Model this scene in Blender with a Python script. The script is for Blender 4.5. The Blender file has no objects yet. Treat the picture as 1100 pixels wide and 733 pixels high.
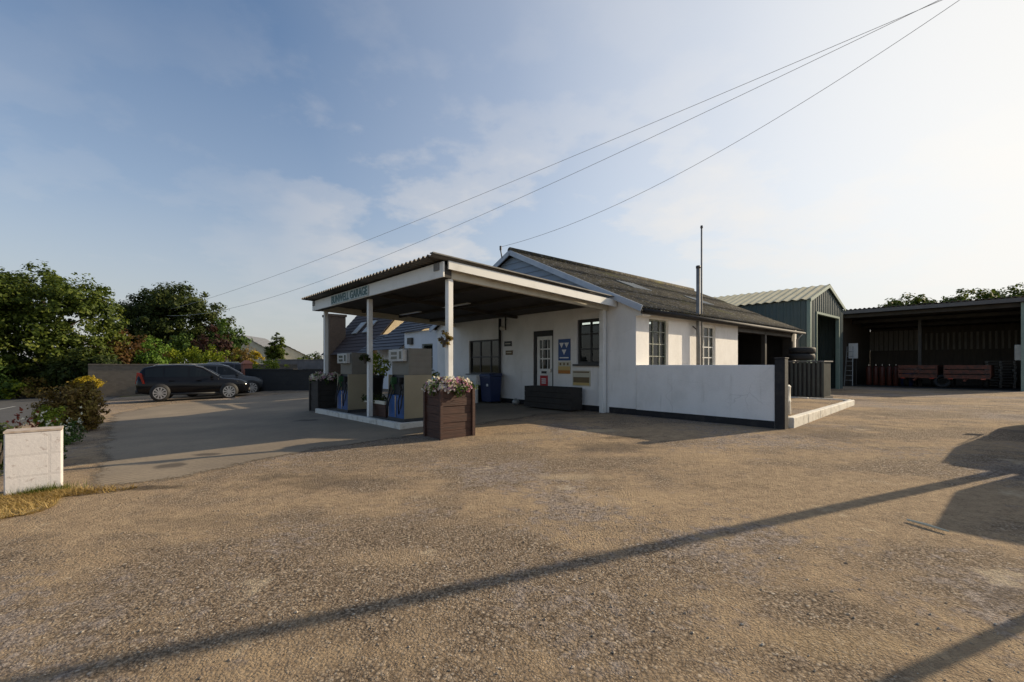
import bpy, bmesh, math, random
import numpy as np
from mathutils import Vector, Matrix
R = math.radians
PI = math.pi
random.seed(7)
rng = np.random.default_rng(7)
sc = bpy.context.scene
col = sc.collection

# ------------------------------------------------------------------ frame
CAMZ = 1.24
TH = math.atan2(-0.7501, 0.6613)          # yard axes: a runs along the garage front, b runs back from it
CA, SA = math.cos(TH), math.sin(TH)
O = (2.42, 12.0)
def AB(a, b): return (O[0] + a*CA - b*SA, O[1] + a*SA + b*CA)
def sstep(x, lo, hi):
    t = np.clip((x-lo)/(hi-lo), 0, 1); return t*t*(3-2*t)
def G(x, y):
    x = np.asarray(x, float); y = np.asarray(y, float)
    b = -(x-O[0])*SA + (y-O[1])*CA
    a = (x-O[0])*CA + (y-O[1])*SA
    z = -0.027*np.clip(-b - 0.3, 0, 20)
    z = z - 0.0135*np.clip(-a - 2.0, 0, 42)*sstep(-b, 1.0, 6.0)
    return z
def g(x, y): return float(G(x, y))

def px2g(px, py):
    d = np.array([(px-550)/493, 1, -(py-392)/493]); z = -0.2
    for _ in range(60):
        k = (z-CAMZ)/d[2]; z = 0.5*z+0.5*g(d[0]*k, d[1]*k)
    return d[0]*k, d[1]*k

# ------------------------------------------------------------------ tags
def tag(o, label=None, cat=None, group=None, kind=None):
    if label: o['label'] = label
    if cat: o['category'] = cat
    if group: o['group'] = group
    if kind: o['kind'] = kind
    return o
def thing(name, label, cat, loc=(0, 0, 0), rz=0.0, group=None):
    o = bpy.data.objects.new(name, None)
    o.empty_display_size = 0.2
    o.location = loc; o.rotation_euler = (0, 0, rz)
    col.objects.link(o)
    return tag(o, label, cat, group)
def copy_tree(o, parent=None):
    c = o.copy(); col.objects.link(c); c.parent = parent
    for ch in o.children: copy_tree(ch, c)
    return c

# ------------------------------------------------------------------ materials
def nt_new(name):
    m = bpy.data.materials.new(name); m.use_nodes = True
    nt = m.node_tree
    return m, nt, nt.nodes['Principled BSDF']
def N(nt, t, **k):
    n = nt.nodes.new(t)
    for a, b in k.items():
        if a.startswith('i_'):
            n.inputs[a[2:].replace('_', ' ')].default_value = b
        else: setattr(n, a, b)
    return n
def ramp(nt, stops, src=None):
    r = nt.nodes.new('ShaderNodeValToRGB')
    e = r.color_ramp.elements
    while len(e) < len(stops): e.new(0.5)
    for i, (p, c) in enumerate(stops):
        e[i].position = p
        e[i].color = (c, c, c, 1) if isinstance(c, (int, float)) else (*c, 1)
    if src is not None: nt.links.new(src, r.inputs[0])
    return r
def mixc(nt, f, a, b, bt='MIX'):
    n = nt.nodes.new('ShaderNodeMix'); n.data_type = 'RGBA'; n.blend_type = bt
    for s, v in ((0, f), (6, a), (7, b)):
        if hasattr(v, 'type') and hasattr(v, 'is_linked'): nt.links.new(v, n.inputs[s])
        else: n.inputs[s].default_value = v if s == 0 else ((*v, 1) if len(v) == 3 else v)
    return n.outputs[2]
def mathn(nt, op, a, b=None, clamp=False):
    n = nt.nodes.new('ShaderNodeMath'); n.operation = op; n.use_clamp = clamp
    for s, v in ((0, a), (1, b)):
        if v is None: continue
        if hasattr(v, 'is_linked'): nt.links.new(v, n.inputs[s])
        else: n.inputs[s].default_value = v
    return n.outputs[0]
def noise(nt, vec, scale, detail=4, rough=0.55):
    n = N(nt, 'ShaderNodeTexNoise'); n.inputs['Scale'].default_value = scale
    n.inputs['Detail'].default_value = detail; n.inputs['Roughness'].default_value = rough
    if vec is not None: nt.links.new(vec, n.inputs['Vector'])
    return n.outputs[0]
def mat(name, c, c2=None, rough=0.6, metal=0.0, ns=3.0, bump=0.0, bs=30.0, lo=0.35, hi=0.7, stretch=None, spec=0.5):
    m, nt, p = nt_new(name)
    p.inputs['Roughness'].default_value = rough; p.inputs['Metallic'].default_value = metal
    p.inputs['Specular IOR Level'].default_value = spec
    tc = N(nt, 'ShaderNodeTexCoord').outputs['Object']
    v = tc
    if stretch:
        mp = N(nt, 'ShaderNodeMapping'); mp.inputs['Scale'].default_value = stretch
        nt.links.new(tc, mp.inputs[0]); v = mp.outputs[0]
    if c2 is None: c2 = tuple(x*0.78 for x in c)
    f = ramp(nt, [(lo, 0.0), (hi, 1.0)], noise(nt, v, ns, 6, 0.6))
    nt.links.new(mixc(nt, f.outputs[0], c, c2), p.inputs['Base Color'])
    if bump:
        b = N(nt, 'ShaderNodeBump'); b.inputs['Strength'].default_value = bump; b.inputs['Distance'].default_value = 0.02
        nt.links.new(noise(nt, v, bs, 4), b.inputs['Height']); nt.links.new(b.outputs[0], p.inputs['Normal'])
    return m
def emis(name, c, s):
    m, nt, p = nt_new(name)
    p.inputs['Base Color'].default_value = (*c, 1)
    p.inputs['Emission Color'].default_value = (*c, 1); p.inputs['Emission Strength'].default_value = s
    return m
def glass(name, tint, clear=0.5, rough=0.03):
    m, nt, p = nt_new(name)
    p.inputs['Base Color'].default_value = (*tint, 1); p.inputs['Roughness'].default_value = rough
    p.inputs['Specular IOR Level'].default_value = 0.8
    tr = N(nt, 'ShaderNodeBsdfTransparent'); tr.inputs[0].default_value = (0.75, 0.8, 0.78, 1)
    mx = N(nt, 'ShaderNodeMixShader'); mx.inputs[0].default_value = 1-clear
    nt.links.new(tr.outputs[0], mx.inputs[1]); nt.links.new(p.outputs[0], mx.inputs[2])
    nt.links.new(mx.outputs[0], nt.nodes['Material Output'].inputs[0])
    return m
def leafmat(name, stops, trans=0.28):
    m, nt, p = nt_new(name)
    gi = N(nt, 'ShaderNodeNewGeometry')
    tc = N(nt, 'ShaderNodeTexCoord').outputs['Object']
    big = ramp(nt, [(0.35, 0.0), (0.65, 1.0)], noise(nt, tc, 0.8, 4)).outputs[0]
    f = mathn(nt, 'ADD', mathn(nt, 'MULTIPLY', gi.outputs['Random Per Island'], 0.55), mathn(nt, 'MULTIPLY', big, 0.42))
    r = ramp(nt, stops, f)
    nt.links.new(r.outputs[0], p.inputs['Base Color'])
    p.inputs['Roughness'].default_value = 0.6; p.inputs['Specular IOR Level'].default_value = 0.15
    t = N(nt, 'ShaderNodeBsdfTranslucent')
    nt.links.new(mixc(nt, 1.0, r.outputs[0], (1.2, 1.25, 0.6), 'MULTIPLY'), t.inputs[0])
    mx = N(nt, 'ShaderNodeMixShader'); mx.inputs[0].default_value = trans
    nt.links.new(p.outputs[0], mx.inputs[1]); nt.links.new(t.outputs[0], mx.inputs[2])
    nt.links.new(mx.outputs[0], nt.nodes['Material Output'].inputs[0])
    return m

M = {}
def white_wall(name, base=(0.80, 0.79, 0.765), dirty=(0.52, 0.51, 0.47)):
    m, nt, p = nt_new(name)
    tc = N(nt, 'ShaderNodeTexCoord').outputs['Object']
    mp = N(nt, 'ShaderNodeMapping'); mp.inputs['Scale'].default_value = (1.0, 1.0, 0.7); nt.links.new(tc, mp.inputs[0])
    f = ramp(nt, [(0.45, 0.0), (0.8, 0.75)], noise(nt, mp.outputs[0], 1.6, 8, 0.65))
    f2 = ramp(nt, [(0.60, 0.0), (0.70, 1.0)], noise(nt, tc, 8, 8, 0.75))
    m2 = N(nt, 'ShaderNodeMapping'); m2.inputs['Scale'].default_value = (7, 7, 0.45); nt.links.new(tc, m2.inputs[0])
    f3 = ramp(nt, [(0.58, 0.0), (0.74, 1.0)], noise(nt, m2.outputs[0], 1.0, 5, 0.6))
    f4 = ramp(nt, [(0.5, 0.0), (0.62, 1.0)], noise(nt, tc, 0.9, 4, 0.55))
    c = mixc(nt, mathn(nt, 'MULTIPLY', f.outputs[0], 0.7), base, dirty)
    c = mixc(nt, mathn(nt, 'MULTIPLY', mathn(nt, 'MULTIPLY', f3.outputs[0], f4.outputs[0]), 0.42), c, (0.40, 0.385, 0.33))
    c = mixc(nt, mathn(nt, 'MULTIPLY', f2.outputs[0], 0.28), c, (0.42, 0.41, 0.36))
    vo = N(nt, 'ShaderNodeTexVoronoi'); vo.feature = 'DISTANCE_TO_EDGE'; vo.inputs['Scale'].default_value = 1.1; nt.links.new(mixc(nt, 0.25, tc, N(nt, 'ShaderNodeTexNoise').outputs[1]), vo.inputs['Vector'])
    c = mixc(nt, mathn(nt, 'MULTIPLY', ramp(nt, [(0.0, 1.0), (0.006, 0.0)], vo.outputs['Distance']).outputs[0], mathn(nt, 'MULTIPLY', f4.outputs[0], 0.28)), c, (0.28, 0.27, 0.24))
    nt.links.new(c, p.inputs['Base Color']); p.inputs['Roughness'].default_value = 0.75
    b = N(nt, 'ShaderNodeBump'); b.inputs['Strength'].default_value = 0.5; b.inputs['Distance'].default_value = 0.015
    nt.links.new(noise(nt, tc, 26, 6, 0.7), b.inputs['Height']); nt.links.new(b.outputs[0], p.inputs['Normal'])
    return m
M['white_wall'] = white_wall('white_painted_render')
M['white_paint'] = mat('white_gloss_paint', (0.74, 0.74, 0.71), (0.55, 0.54, 0.49), 0.5, ns=2.5, lo=0.5, hi=0.85)
M['cream_paint'] = mat('cream_paint', (0.62, 0.58, 0.47), (0.5, 0.46, 0.37), 0.6)
M['cream_wall'] = mat('cream_wall', (0.55, 0.45, 0.28), (0.48, 0.38, 0.24), 0.8)
M['black_paint'] = mat('black_paint', (0.012, 0.012, 0.013), (0.03, 0.028, 0.026), 0.55, ns=6)
M['plinth'] = mat('black_plinth_paint', (0.012, 0.012, 0.014), (0.045, 0.04, 0.035), 0.75, ns=5, lo=0.5, hi=0.8, bump=0.3)
M['dark_frame'] = mat('dark_window_frame', (0.02, 0.02, 0.022), (0.035, 0.033, 0.03), 0.45)
M['green_frame'] = mat('weathered_green_frame', (0.10, 0.13, 0.11), (0.30, 0.30, 0.26), 0.6, ns=8)
M['blue_clad'] = mat('blue_grey_cladding', (0.20, 0.26, 0.34), (0.25, 0.30, 0.36), 0.6, ns=2)
M['grey_metal'] = mat('grey_metal', (0.20, 0.20, 0.195), (0.12, 0.12, 0.115), 0.65, 0.0, ns=5)
M['galv'] = mat('galvanised_metal', (0.42, 0.43, 0.42), (0.3, 0.3, 0.29), 0.5, 0.5, ns=5)
M['dark_metal'] = mat('dark_metal', (0.05, 0.05, 0.05), (0.09, 0.08, 0.07), 0.5, 0.4)
M['interior'] = mat('dim_interior_wall', (0.16, 0.15, 0.135), (0.11, 0.10, 0.09), 0.9)
M['barn_board'] = mat('brown_barn_boards', (0.085, 0.068, 0.05), (0.05, 0.04, 0.03), 0.9, ns=2, stretch=(5,5,0.5))
M['interior_dark'] = mat('shade_dark_interior', (0.03, 0.028, 0.025), (0.02, 0.018, 0.016), 0.9)  # near-black, puts the shade of deep interiors into the colour
M['concrete_floor'] = mat('oily_floor', (0.10, 0.095, 0.085), (0.05, 0.048, 0.042), 0.8, ns=1.2)
M['glass'] = glass('window_glass', (0.015, 0.018, 0.02), 0.55)
M['car_glass'] = mat('car_glass', (0.005, 0.007, 0.008), (0.005, 0.007, 0.008), 0.04, spec=0.35)
M['car_black'] = mat('black_car_paint', (0.005, 0.0055, 0.007), (0.006, 0.006, 0.008), 0.12, spec=0.28)
M['car_grey'] = mat('grey_car_paint', (0.06, 0.065, 0.07), (0.06, 0.065, 0.07), 0.22, 0.3)
M['car_silver'] = mat('blue_grey_car_paint', (0.03, 0.034, 0.05), (0.03, 0.034, 0.05), 0.22, 0.3)
M['car_trim'] = mat('black_plastic_trim', (0.012, 0.012, 0.012), (0.018, 0.018, 0.018), 0.6)
M['chrome'] = mat('chrome_strip', (0.6, 0.6, 0.6), (0.5, 0.5, 0.5), 0.2, 1.0)
M['tyre'] = mat('tyre_rubber', (0.014, 0.014, 0.014), (0.022, 0.021, 0.02), 0.75, ns=10)
M['rim'] = mat('alloy_rim', (0.5, 0.5, 0.5), (0.4, 0.4, 0.4), 0.3, 0.7)
M['red_lens'] = mat('red_lens', (0.30, 0.012, 0.008), (0.22, 0.01, 0.008), 0.2)
M['lamp_lens'] = mat('headlamp_lens', (0.75, 0.76, 0.74), (0.6, 0.6, 0.6), 0.1)
M['wood_brown'] = mat('stained_planter_wood', (0.075, 0.031, 0.019), (0.035, 0.016, 0.011), 0.65, ns=3, stretch=(1, 1, 9), bump=0.3, bs=8)
M['wood_dark'] = mat('dark_stained_wood', (0.018, 0.016, 0.014), (0.03, 0.026, 0.022), 0.7, ns=4)
M['soil'] = mat('potting_soil', (0.035, 0.024, 0.016), (0.02, 0.014, 0.01), 0.95, bump=0.6)
M['pump_beige'] = mat('beige_pump_panel', (0.30, 0.26, 0.17), (0.24, 0.21, 0.14), 0.45, ns=1.5)
M['pump_grey'] = mat('grey_louvre_panel', (0.17, 0.16, 0.135), (0.13, 0.125, 0.105), 0.5)
M['pump_blue'] = mat('blue_pump_panel', (0.012, 0.085, 0.27), (0.010, 0.06, 0.19), 0.4)
M['pump_dark'] = mat('pump_dark_recess', (0.02, 0.026, 0.034), (0.03, 0.035, 0.04), 0.5)
M['screen'] = mat('pump_dial_face', (0.46, 0.46, 0.44), (0.36, 0.36, 0.34), 0.35)
M['lcd'] = mat('grey_counter_window', (0.06, 0.07, 0.065), (0.08, 0.09, 0.08), 0.25)
M['bin_blue'] = mat('blue_bin_plastic', (0.012, 0.025, 0.085), (0.014, 0.03, 0.1), 0.45)
M['sign_blue'] = mat('blue_sign', (0.010, 0.055, 0.20), (0.012, 0.06, 0.22), 0.4)
M['sign_white'] = mat('white_sign_vinyl', (0.75, 0.76, 0.76), (0.68, 0.69, 0.69), 0.5)
M['sign_teal'] = mat('teal_sign_paint', (0.03, 0.10, 0.105), (0.05, 0.13, 0.135), 0.5)
M['sign_pale'] = mat('pale_blue_sign_board', (0.46, 0.53, 0.52), (0.36, 0.43, 0.43), 0.55, ns=4)
M['sign_yellow'] = mat('yellow_sign', (0.55, 0.40, 0.14), (0.5, 0.36, 0.13), 0.5)
M['sign_orange'] = mat('orange_sign', (0.45, 0.17, 0.02), (0.42, 0.16, 0.02), 0.5)
M['sign_cream'] = mat('cream_sign', (0.55, 0.52, 0.40), (0.48, 0.45, 0.34), 0.55)
M['sign_brown'] = mat('brown_band', (0.13, 0.09, 0.04), (0.17, 0.12, 0.05), 0.55)
M['red'] = mat('red_sign_paint', (0.42, 0.016, 0.018), (0.36, 0.014, 0.016), 0.5)
M['red_rust'] = mat('rusty_red_paint', (0.17, 0.045, 0.02), (0.03, 0.018, 0.013), 0.6, ns=5)
M['orange_cyl'] = mat('orange_red_cylinder', (0.12, 0.03, 0.015), (0.07, 0.02, 0.012), 0.5)
M['green_shed'] = mat('dark_green_cladding', (0.055, 0.085, 0.080), (0.075, 0.10, 0.095), 0.5, 0.0, ns=1.0)
M['green_trim'] = mat('pale_green_trim', (0.22, 0.29, 0.24), (0.18, 0.25, 0.21), 0.5)
M['shed_roof'] = mat('pale_cement_roof', (0.50, 0.47, 0.33), (0.38, 0.36, 0.25), 0.8, ns=1.5, stretch=(4, 1, 1))
M['tin_roof'] = mat('weathered_tin_sheet', (0.20, 0.18, 0.15), (0.11, 0.10, 0.085), 0.6, 0.2, ns=2)
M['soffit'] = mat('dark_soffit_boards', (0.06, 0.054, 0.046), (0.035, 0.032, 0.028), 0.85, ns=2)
M['board_grey'] = mat('weathered_boarding', (0.20, 0.18, 0.15), (0.12, 0.11, 0.095), 0.85, stretch=(6, 6, 0.6))
M['slate'] = mat('dark_slate', (0.045, 0.045, 0.055), (0.03, 0.03, 0.036), 0.55, ns=6)
M['plum_tiles'] = mat('plum_roof_tiles', (0.045, 0.028, 0.028), (0.03, 0.022, 0.022), 0.7, ns=6)
M['far_roof'] = mat('far_brown_roof', (0.12, 0.10, 0.09), (0.09, 0.075, 0.07), 0.8)
M['bark'] = mat('bark', (0.10, 0.08, 0.06), (0.06, 0.048, 0.036), 0.9, ns=6, bump=0.5, stretch=(3, 3, 0.7))
M['pole_wood'] = mat('creosoted_pole', (0.14, 0.11, 0.08), (0.09, 0.07, 0.05), 0.85, stretch=(5, 5, 0.5))
M['terracotta'] = mat('terracotta_brick', (0.30, 0.12, 0.08), (0.24, 0.10, 0.07), 0.8, ns=8)
M['wire'] = mat('grey_cable', (0.5, 0.5, 0.5), (0.5, 0.5, 0.5), 0.6)
M['wire_far'] = M['wire']
M['tube_light'] = emis('fluorescent_tube', (1.0, 0.97, 0.9), 3.0)
M['lamp_glow'] = mat('opal_lamp_glass', (0.6, 0.58, 0.5), (0.55, 0.53, 0.46), 0.3)
M['paper'] = mat('yellowed_notice', (0.5, 0.46, 0.36), (0.4, 0.36, 0.28), 0.7, ns=6)

def moss_roof():
    m, nt, p = nt_new('mossy_corrugated_cement')
    tc = N(nt, 'ShaderNodeTexCoord').outputs['Object']
    a = noise(nt, tc, 1.1, 8, 0.65); b = noise(nt, tc, 5.5, 8, 0.7); d = noise(nt, tc, 14, 4, 0.6)
    c = mixc(nt, ramp(nt, [(0.35, 0.0), (0.65, 1.0)], a).outputs[0], (0.085, 0.078, 0.066), (0.026, 0.024, 0.021))
    c = mixc(nt, ramp(nt, [(0.48, 0.0), (0.57, 0.85)], b).outputs[0], c, (0.085, 0.070, 0.034))
    c = mixc(nt, ramp(nt, [(0.57, 0.0), (0.64, 0.9)], d).outputs[0], c, (0.24, 0.23, 0.20))
    e = noise(nt, tc, 0.5, 3)
    c = mixc(nt, ramp(nt, [(0.62, 0.0), (0.7, 0.6)], e).outputs[0], c, (0.12, 0.12, 0.035))
    nt.links.new(c, p.inputs['Base Color']); p.inputs['Roughness'].default_value = 0.9
    p.inputs['Specular IOR Level'].default_value = 0.2
    bm = N(nt, 'ShaderNodeBump'); bm.inputs['Strength'].default_value = 0.6; bm.inputs['Distance'].default_value = 0.03
    nt.links.new(b, bm.inputs['Height']); nt.links.new(bm.outputs[0], p.inputs['Normal'])
    return m
M['moss_roof'] = moss_roof()
def brickmat(name, c1, c2, mortar, sx=2.2, scale=1.0, bump=0.5, rough=0.85, paint=None, bw=0.44, off=0.5):
    m, nt, p = nt_new(name)
    tc = N(nt, 'ShaderNodeTexCoord')
    # box style projection: use x+y along the wall, z up
    sp = N(nt, 'ShaderNodeSeparateXYZ'); nt.links.new(tc.outputs['Object'], sp.inputs[0])
    cb = N(nt, 'ShaderNodeCombineXYZ')
    nt.links.new(mathn(nt, 'ADD', sp.outputs[0], sp.outputs[1]), cb.inputs[0]); nt.links.new(sp.outputs[2], cb.inputs[1])
    br = N(nt, 'ShaderNodeTexBrick'); nt.links.new(cb.outputs[0], br.inputs['Vector'])
    br.inputs['Scale'].default_value = scale; br.offset = off
    br.inputs['Color1'].default_value = (*c1, 1); br.inputs['Color2'].default_value = (*c2, 1); br.inputs['Mortar'].default_value = (*mortar, 1)
    br.inputs['Brick Width'].default_value = bw; br.inputs['Row Height'].default_value = 0.22; br.inputs['Mortar Size'].default_value = 0.012
    f = noise(nt, tc.outputs['Object'], 6, 6, 0.7)
    c = mixc(nt, mathn(nt, 'MULTIPLY', f, 0.5), br.outputs[0], tuple(x*0.45 for x in c1))
    if paint:
        fl = ramp(nt, [(0.57, 0.0), (0.66, 0.9)], noise(nt, tc.outputs['Object'], 10, 8, 0.8))
        c = mixc(nt, fl.outputs[0], c, paint)
    nt.links.new(c, p.inputs['Base Color']); p.inputs['Roughness'].default_value = rough
    b = N(nt, 'ShaderNodeBump'); b.inputs['Strength'].default_value = bump; b.inputs['Distance'].default_value = 0.02
    hh = mathn(nt, 'ADD', mathn(nt, 'MULTIPLY', br.outputs['Fac'], -1.0), mathn(nt, 'MULTIPLY', noise(nt, tc.outputs['Object'], 25, 6, 0.7), 0.8))
    nt.links.new(hh, b.inputs['Height']); nt.links.new(b.outputs[0], p.inputs['Normal'])
    return m
M['stone_wall'] = brickmat('grey_stone_wall', (0.21, 0.175, 0.135), (0.15, 0.128, 0.10), (0.165, 0.14, 0.115), scale=2.4)
M['dark_block'] = brickmat('dark_stained_block', (0.022, 0.021, 0.02), (0.03, 0.028, 0.026), (0.02, 0.02, 0.02))
M['white_block'] = brickmat('flaking_white_block', (0.74, 0.71, 0.70), (0.70, 0.67, 0.66), (0.66, 0.63, 0.62), scale=0.9, paint=(0.36, 0.30, 0.28), bump=0.28, bw=6.0, off=0.0)
M['brown_brick'] = brickmat('brown_brick', (0.16, 0.11, 0.075), (0.12, 0.085, 0.06), (0.14, 0.12, 0.10), scale=3.0)
M['kerb_white'] = mat('worn_white_kerb_paint', (0.62, 0.60, 0.54), (0.34, 0.31, 0.26), 0.8, ns=5, lo=0.5, hi=0.75, bump=0.4)

# foliage
M['leaf_ash'] = leafmat('ash_leaves', [(0.2, (0.034, 0.055, 0.010)), (0.6, (0.081, 0.111, 0.018)), (0.95, (0.156, 0.176, 0.031))])
M['leaf_dark'] = leafmat('dark_oak_leaves', [(0.2, (0.021, 0.034, 0.009)), (0.6, (0.047, 0.065, 0.014)), (0.95, (0.091, 0.101, 0.022))])
M['leaf_mid'] = leafmat('mid_green_leaves', [(0.2, (0.035, 0.065, 0.016)), (0.6, (0.07, 0.12, 0.025)), (0.95, (0.12, 0.17, 0.04))])
M['leaf_bright'] = leafmat('bright_green_leaves', [(0.2, (0.05, 0.10, 0.015)), (0.6, (0.11, 0.19, 0.025)), (0.95, (0.17, 0.25, 0.04))])
M['leaf_lime'] = leafmat('lime_yellow_leaves', [(0.2, (0.10, 0.14, 0.015)), (0.6, (0.22, 0.26, 0.022)), (0.95, (0.34, 0.36, 0.035))])
M['leaf_yellow'] = leafmat('golden_leaves', [(0.2, (0.20, 0.15, 0.01)), (0.6, (0.40, 0.29, 0.02)), (0.95, (0.5, 0.38, 0.04))])
M['leaf_maroon'] = leafmat('copper_leaves', [(0.2, (0.05, 0.028, 0.011)), (0.5, (0.11, 0.055, 0.018)), (0.75,(0.10,0.085,0.02)), (0.95, (0.15, 0.11, 0.03))])
M['leaf_rust'] = leafmat('rusty_olive_leaves', [(0.2, (0.08, 0.055, 0.018)), (0.5, (0.20, 0.125, 0.036)), (0.75, (0.25, 0.20, 0.045)), (0.95, (0.32, 0.20, 0.065))])
M['leaf_purple'] = leafmat('purple_leaves', [(0.2, (0.03, 0.014, 0.014)), (0.6, (0.055, 0.026, 0.022)), (0.95, (0.07, 0.04, 0.03))])
M['leaf_red'] = leafmat('red_stem_leaves', [(0.2, (0.14, 0.03, 0.02)), (0.6, (0.26, 0.07, 0.05)), (0.95, (0.33, 0.12, 0.08))])
M['petal'] = leafmat('pink_white_petals', [(0.15, (0.26, 0.08, 0.17)), (0.42, (0.45, 0.22, 0.33)), (0.6, (0.62, 0.48, 0.52)), (0.9, (0.72, 0.68, 0.60))], 0.25)
M['petal_white'] = leafmat('white_petals', [(0.2, (0.55, 0.50, 0.42)), (0.6, (0.7, 0.67, 0.58)), (0.95, (0.75, 0.73, 0.68))], 0.25)
M['straw'] = leafmat('dry_straw', [(0.2, (0.20, 0.13, 0.045)), (0.55, (0.46, 0.32, 0.12)), (0.95, (0.66, 0.50, 0.22))], 0.2)
M['grass_green'] = leafmat('verge_grass', [(0.2, (0.05, 0.08, 0.012)), (0.6, (0.10, 0.13, 0.02)), (0.95, (0.17, 0.17, 0.04))], 0.25)

# ------------------------------------------------------------------ mesh builder
class MB:
    def __init__(s): s.v = []; s.f = []; s.m = []; s.cur = 0
    def add(s, vs, fs):
        k = len(s.v); s.v += [tuple(map(float, p)) for p in vs]
        for f in fs: s.f.append([i+k for i in f]); s.m.append(s.cur)
        return s
    def box(s, x0, x1, y0, y1, z0, z1):
        return s.add([(x0,y0,z0),(x1,y0,z0),(x1,y1,z0),(x0,y1,z0),(x0,y0,z1),(x1,y0,z1),(x1,y1,z1),(x0,y1,z1)],
                     [(0,3,2,1),(4,5,6,7),(0,1,5,4),(1,2,6,5),(2,3,7,6),(3,0,4,7)])
    def hexa(s, p):   # 8 points: bottom loop, top loop
        return s.add(p, [(0,3,2,1),(4,5,6,7),(0,1,5,4),(1,2,6,5),(2,3,7,6),(3,0,4,7)])
    def bar(s, p, q, w, h, up=(0,0,1)):
        p, q = Vector(p), Vector(q); d = (q-p).normalized(); up = Vector(up)
        sd = d.cross(up)
        if sd.length < 1e-4: sd = d.cross(Vector((1,0,0)))
        sd.normalize(); u = sd.cross(d)
        o = [(-w/2,-h/2),(w/2,-h/2),(w/2,h/2),(-w/2,h/2)]
        return s.hexa([p+sd*a+u*b for a,b in o] + [q+sd*a+u*b for a,b in o])
    def prism(s, poly, h0, h1, axis='y'):
        def P(u, v, h): return (u,h,v) if axis == 'y' else ((h,u,v) if axis == 'x' else (u,v,h))
        n = len(poly)
        return s.add([P(u,v,h0) for u,v in poly]+[P(u,v,h1) for u,v in poly],
                     [tuple(range(n))[::-1], tuple(range(n,2*n))] + [(i,(i+1)%n,n+(i+1)%n,n+i) for i in range(n)])
    def tube(s, pts, r, n=8, cap=True):
        pts = [Vector(p) for p in pts]
        rs = r if hasattr(r, '__len__') else [r]*len(pts)
        k = len(s.v); ref = None
        for i, p in enumerate(pts):
            d = (pts[min(i+1,len(pts)-1)] - pts[max(i-1,0)]).normalized()
            if ref is None:
                ref = Vector((0,0,1)) if abs(d.z) < 0.9 else Vector((1,0,0))
            a = (ref - d*ref.dot(d)).normalized(); ref = a
            b = d.cross(a)
            for j in range(n):
                t = 2*PI*j/n; s.v.append(tuple(p + (a*math.cos(t)+b*math.sin(t))*rs[i]))
        for i in range(len(pts)-1):
            for j in range(n):
                s.f.append([k+i*n+j, k+i*n+(j+1)%n, k+(i+1)*n+(j+1)%n, k+(i+1)*n+j]); s.m.append(s.cur)
        if cap:
            s.f.append([k+j for j in range(n)][::-1]); s.m.append(s.cur)
            e = k+(len(pts)-1)*n; s.f.append([e+j for j in range(n)]); s.m.append(s.cur)
        return s
    def lathe(s, prof, c=(0,0,0), n=20, axis='z', cap=True):
        k = len(s.v)
        for r, h in prof:
            for j in range(n):
                t = 2*PI*j/n; x, y = r*math.cos(t), r*math.sin(t)
                p = (c[0]+x, c[1]+y, c[2]+h) if axis == 'z' else (c[0]+x, c[1]+h, c[2]+y)
                s.v.append(p)
        for i in range(len(prof)-1):
            for j in range(n):
                s.f.append([k+i*n+j, k+i*n+(j+1)%n, k+(i+1)*n+(j+1)%n, k+(i+1)*n+j]); s.m.append(s.cur)
        if not cap:
            e = k+(len(prof)-1)*n
            for j in range(n): s.f.append([e+j, e+(j+1)%n, k+(j+1)%n, k+j]); s.m.append(s.cur)
            return s
        s.f.append([k+j for j in range(n)][::-1]); s.m.append(s.cur)
        e = k+(len(prof)-1)*n; s.f.append([e+j for j in range(n)]); s.m.append(s.cur)
        return s
    def build(s, name, m, parent=None, loc=(0,0,0), rz=0.0, smooth=False, bevel=0.0, fixn=True):
        me = bpy.data.meshes.new(name); me.from_pydata(s.v, [], s.f)
        ms = m if isinstance(m, (list, tuple)) else [m]
        for x in ms: me.materials.append(x)
        if len(ms) > 1: me.polygons.foreach_set('material_index', s.m)
        if fixn:
            bm = bmesh.new(); bm.from_mesh(me); bmesh.ops.recalc_face_normals(bm, faces=bm.faces); bm.to_mesh(me); bm.free()
        if smooth: me.polygons.foreach_set('use_smooth', [True]*len(me.polygons))
        me.update()
        o = bpy.data.objects.new(name, me); col.objects.link(o)
        o.location = loc; o.rotation_euler = (0,0,rz)
        if parent: o.parent = parent
        if bevel:
            b = o.modifiers.new('bevel', 'BEVEL'); b.width = bevel; b.segments = 2; b.limit_method = 'ANGLE'; b.angle_limit = R(40)
        return o

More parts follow.
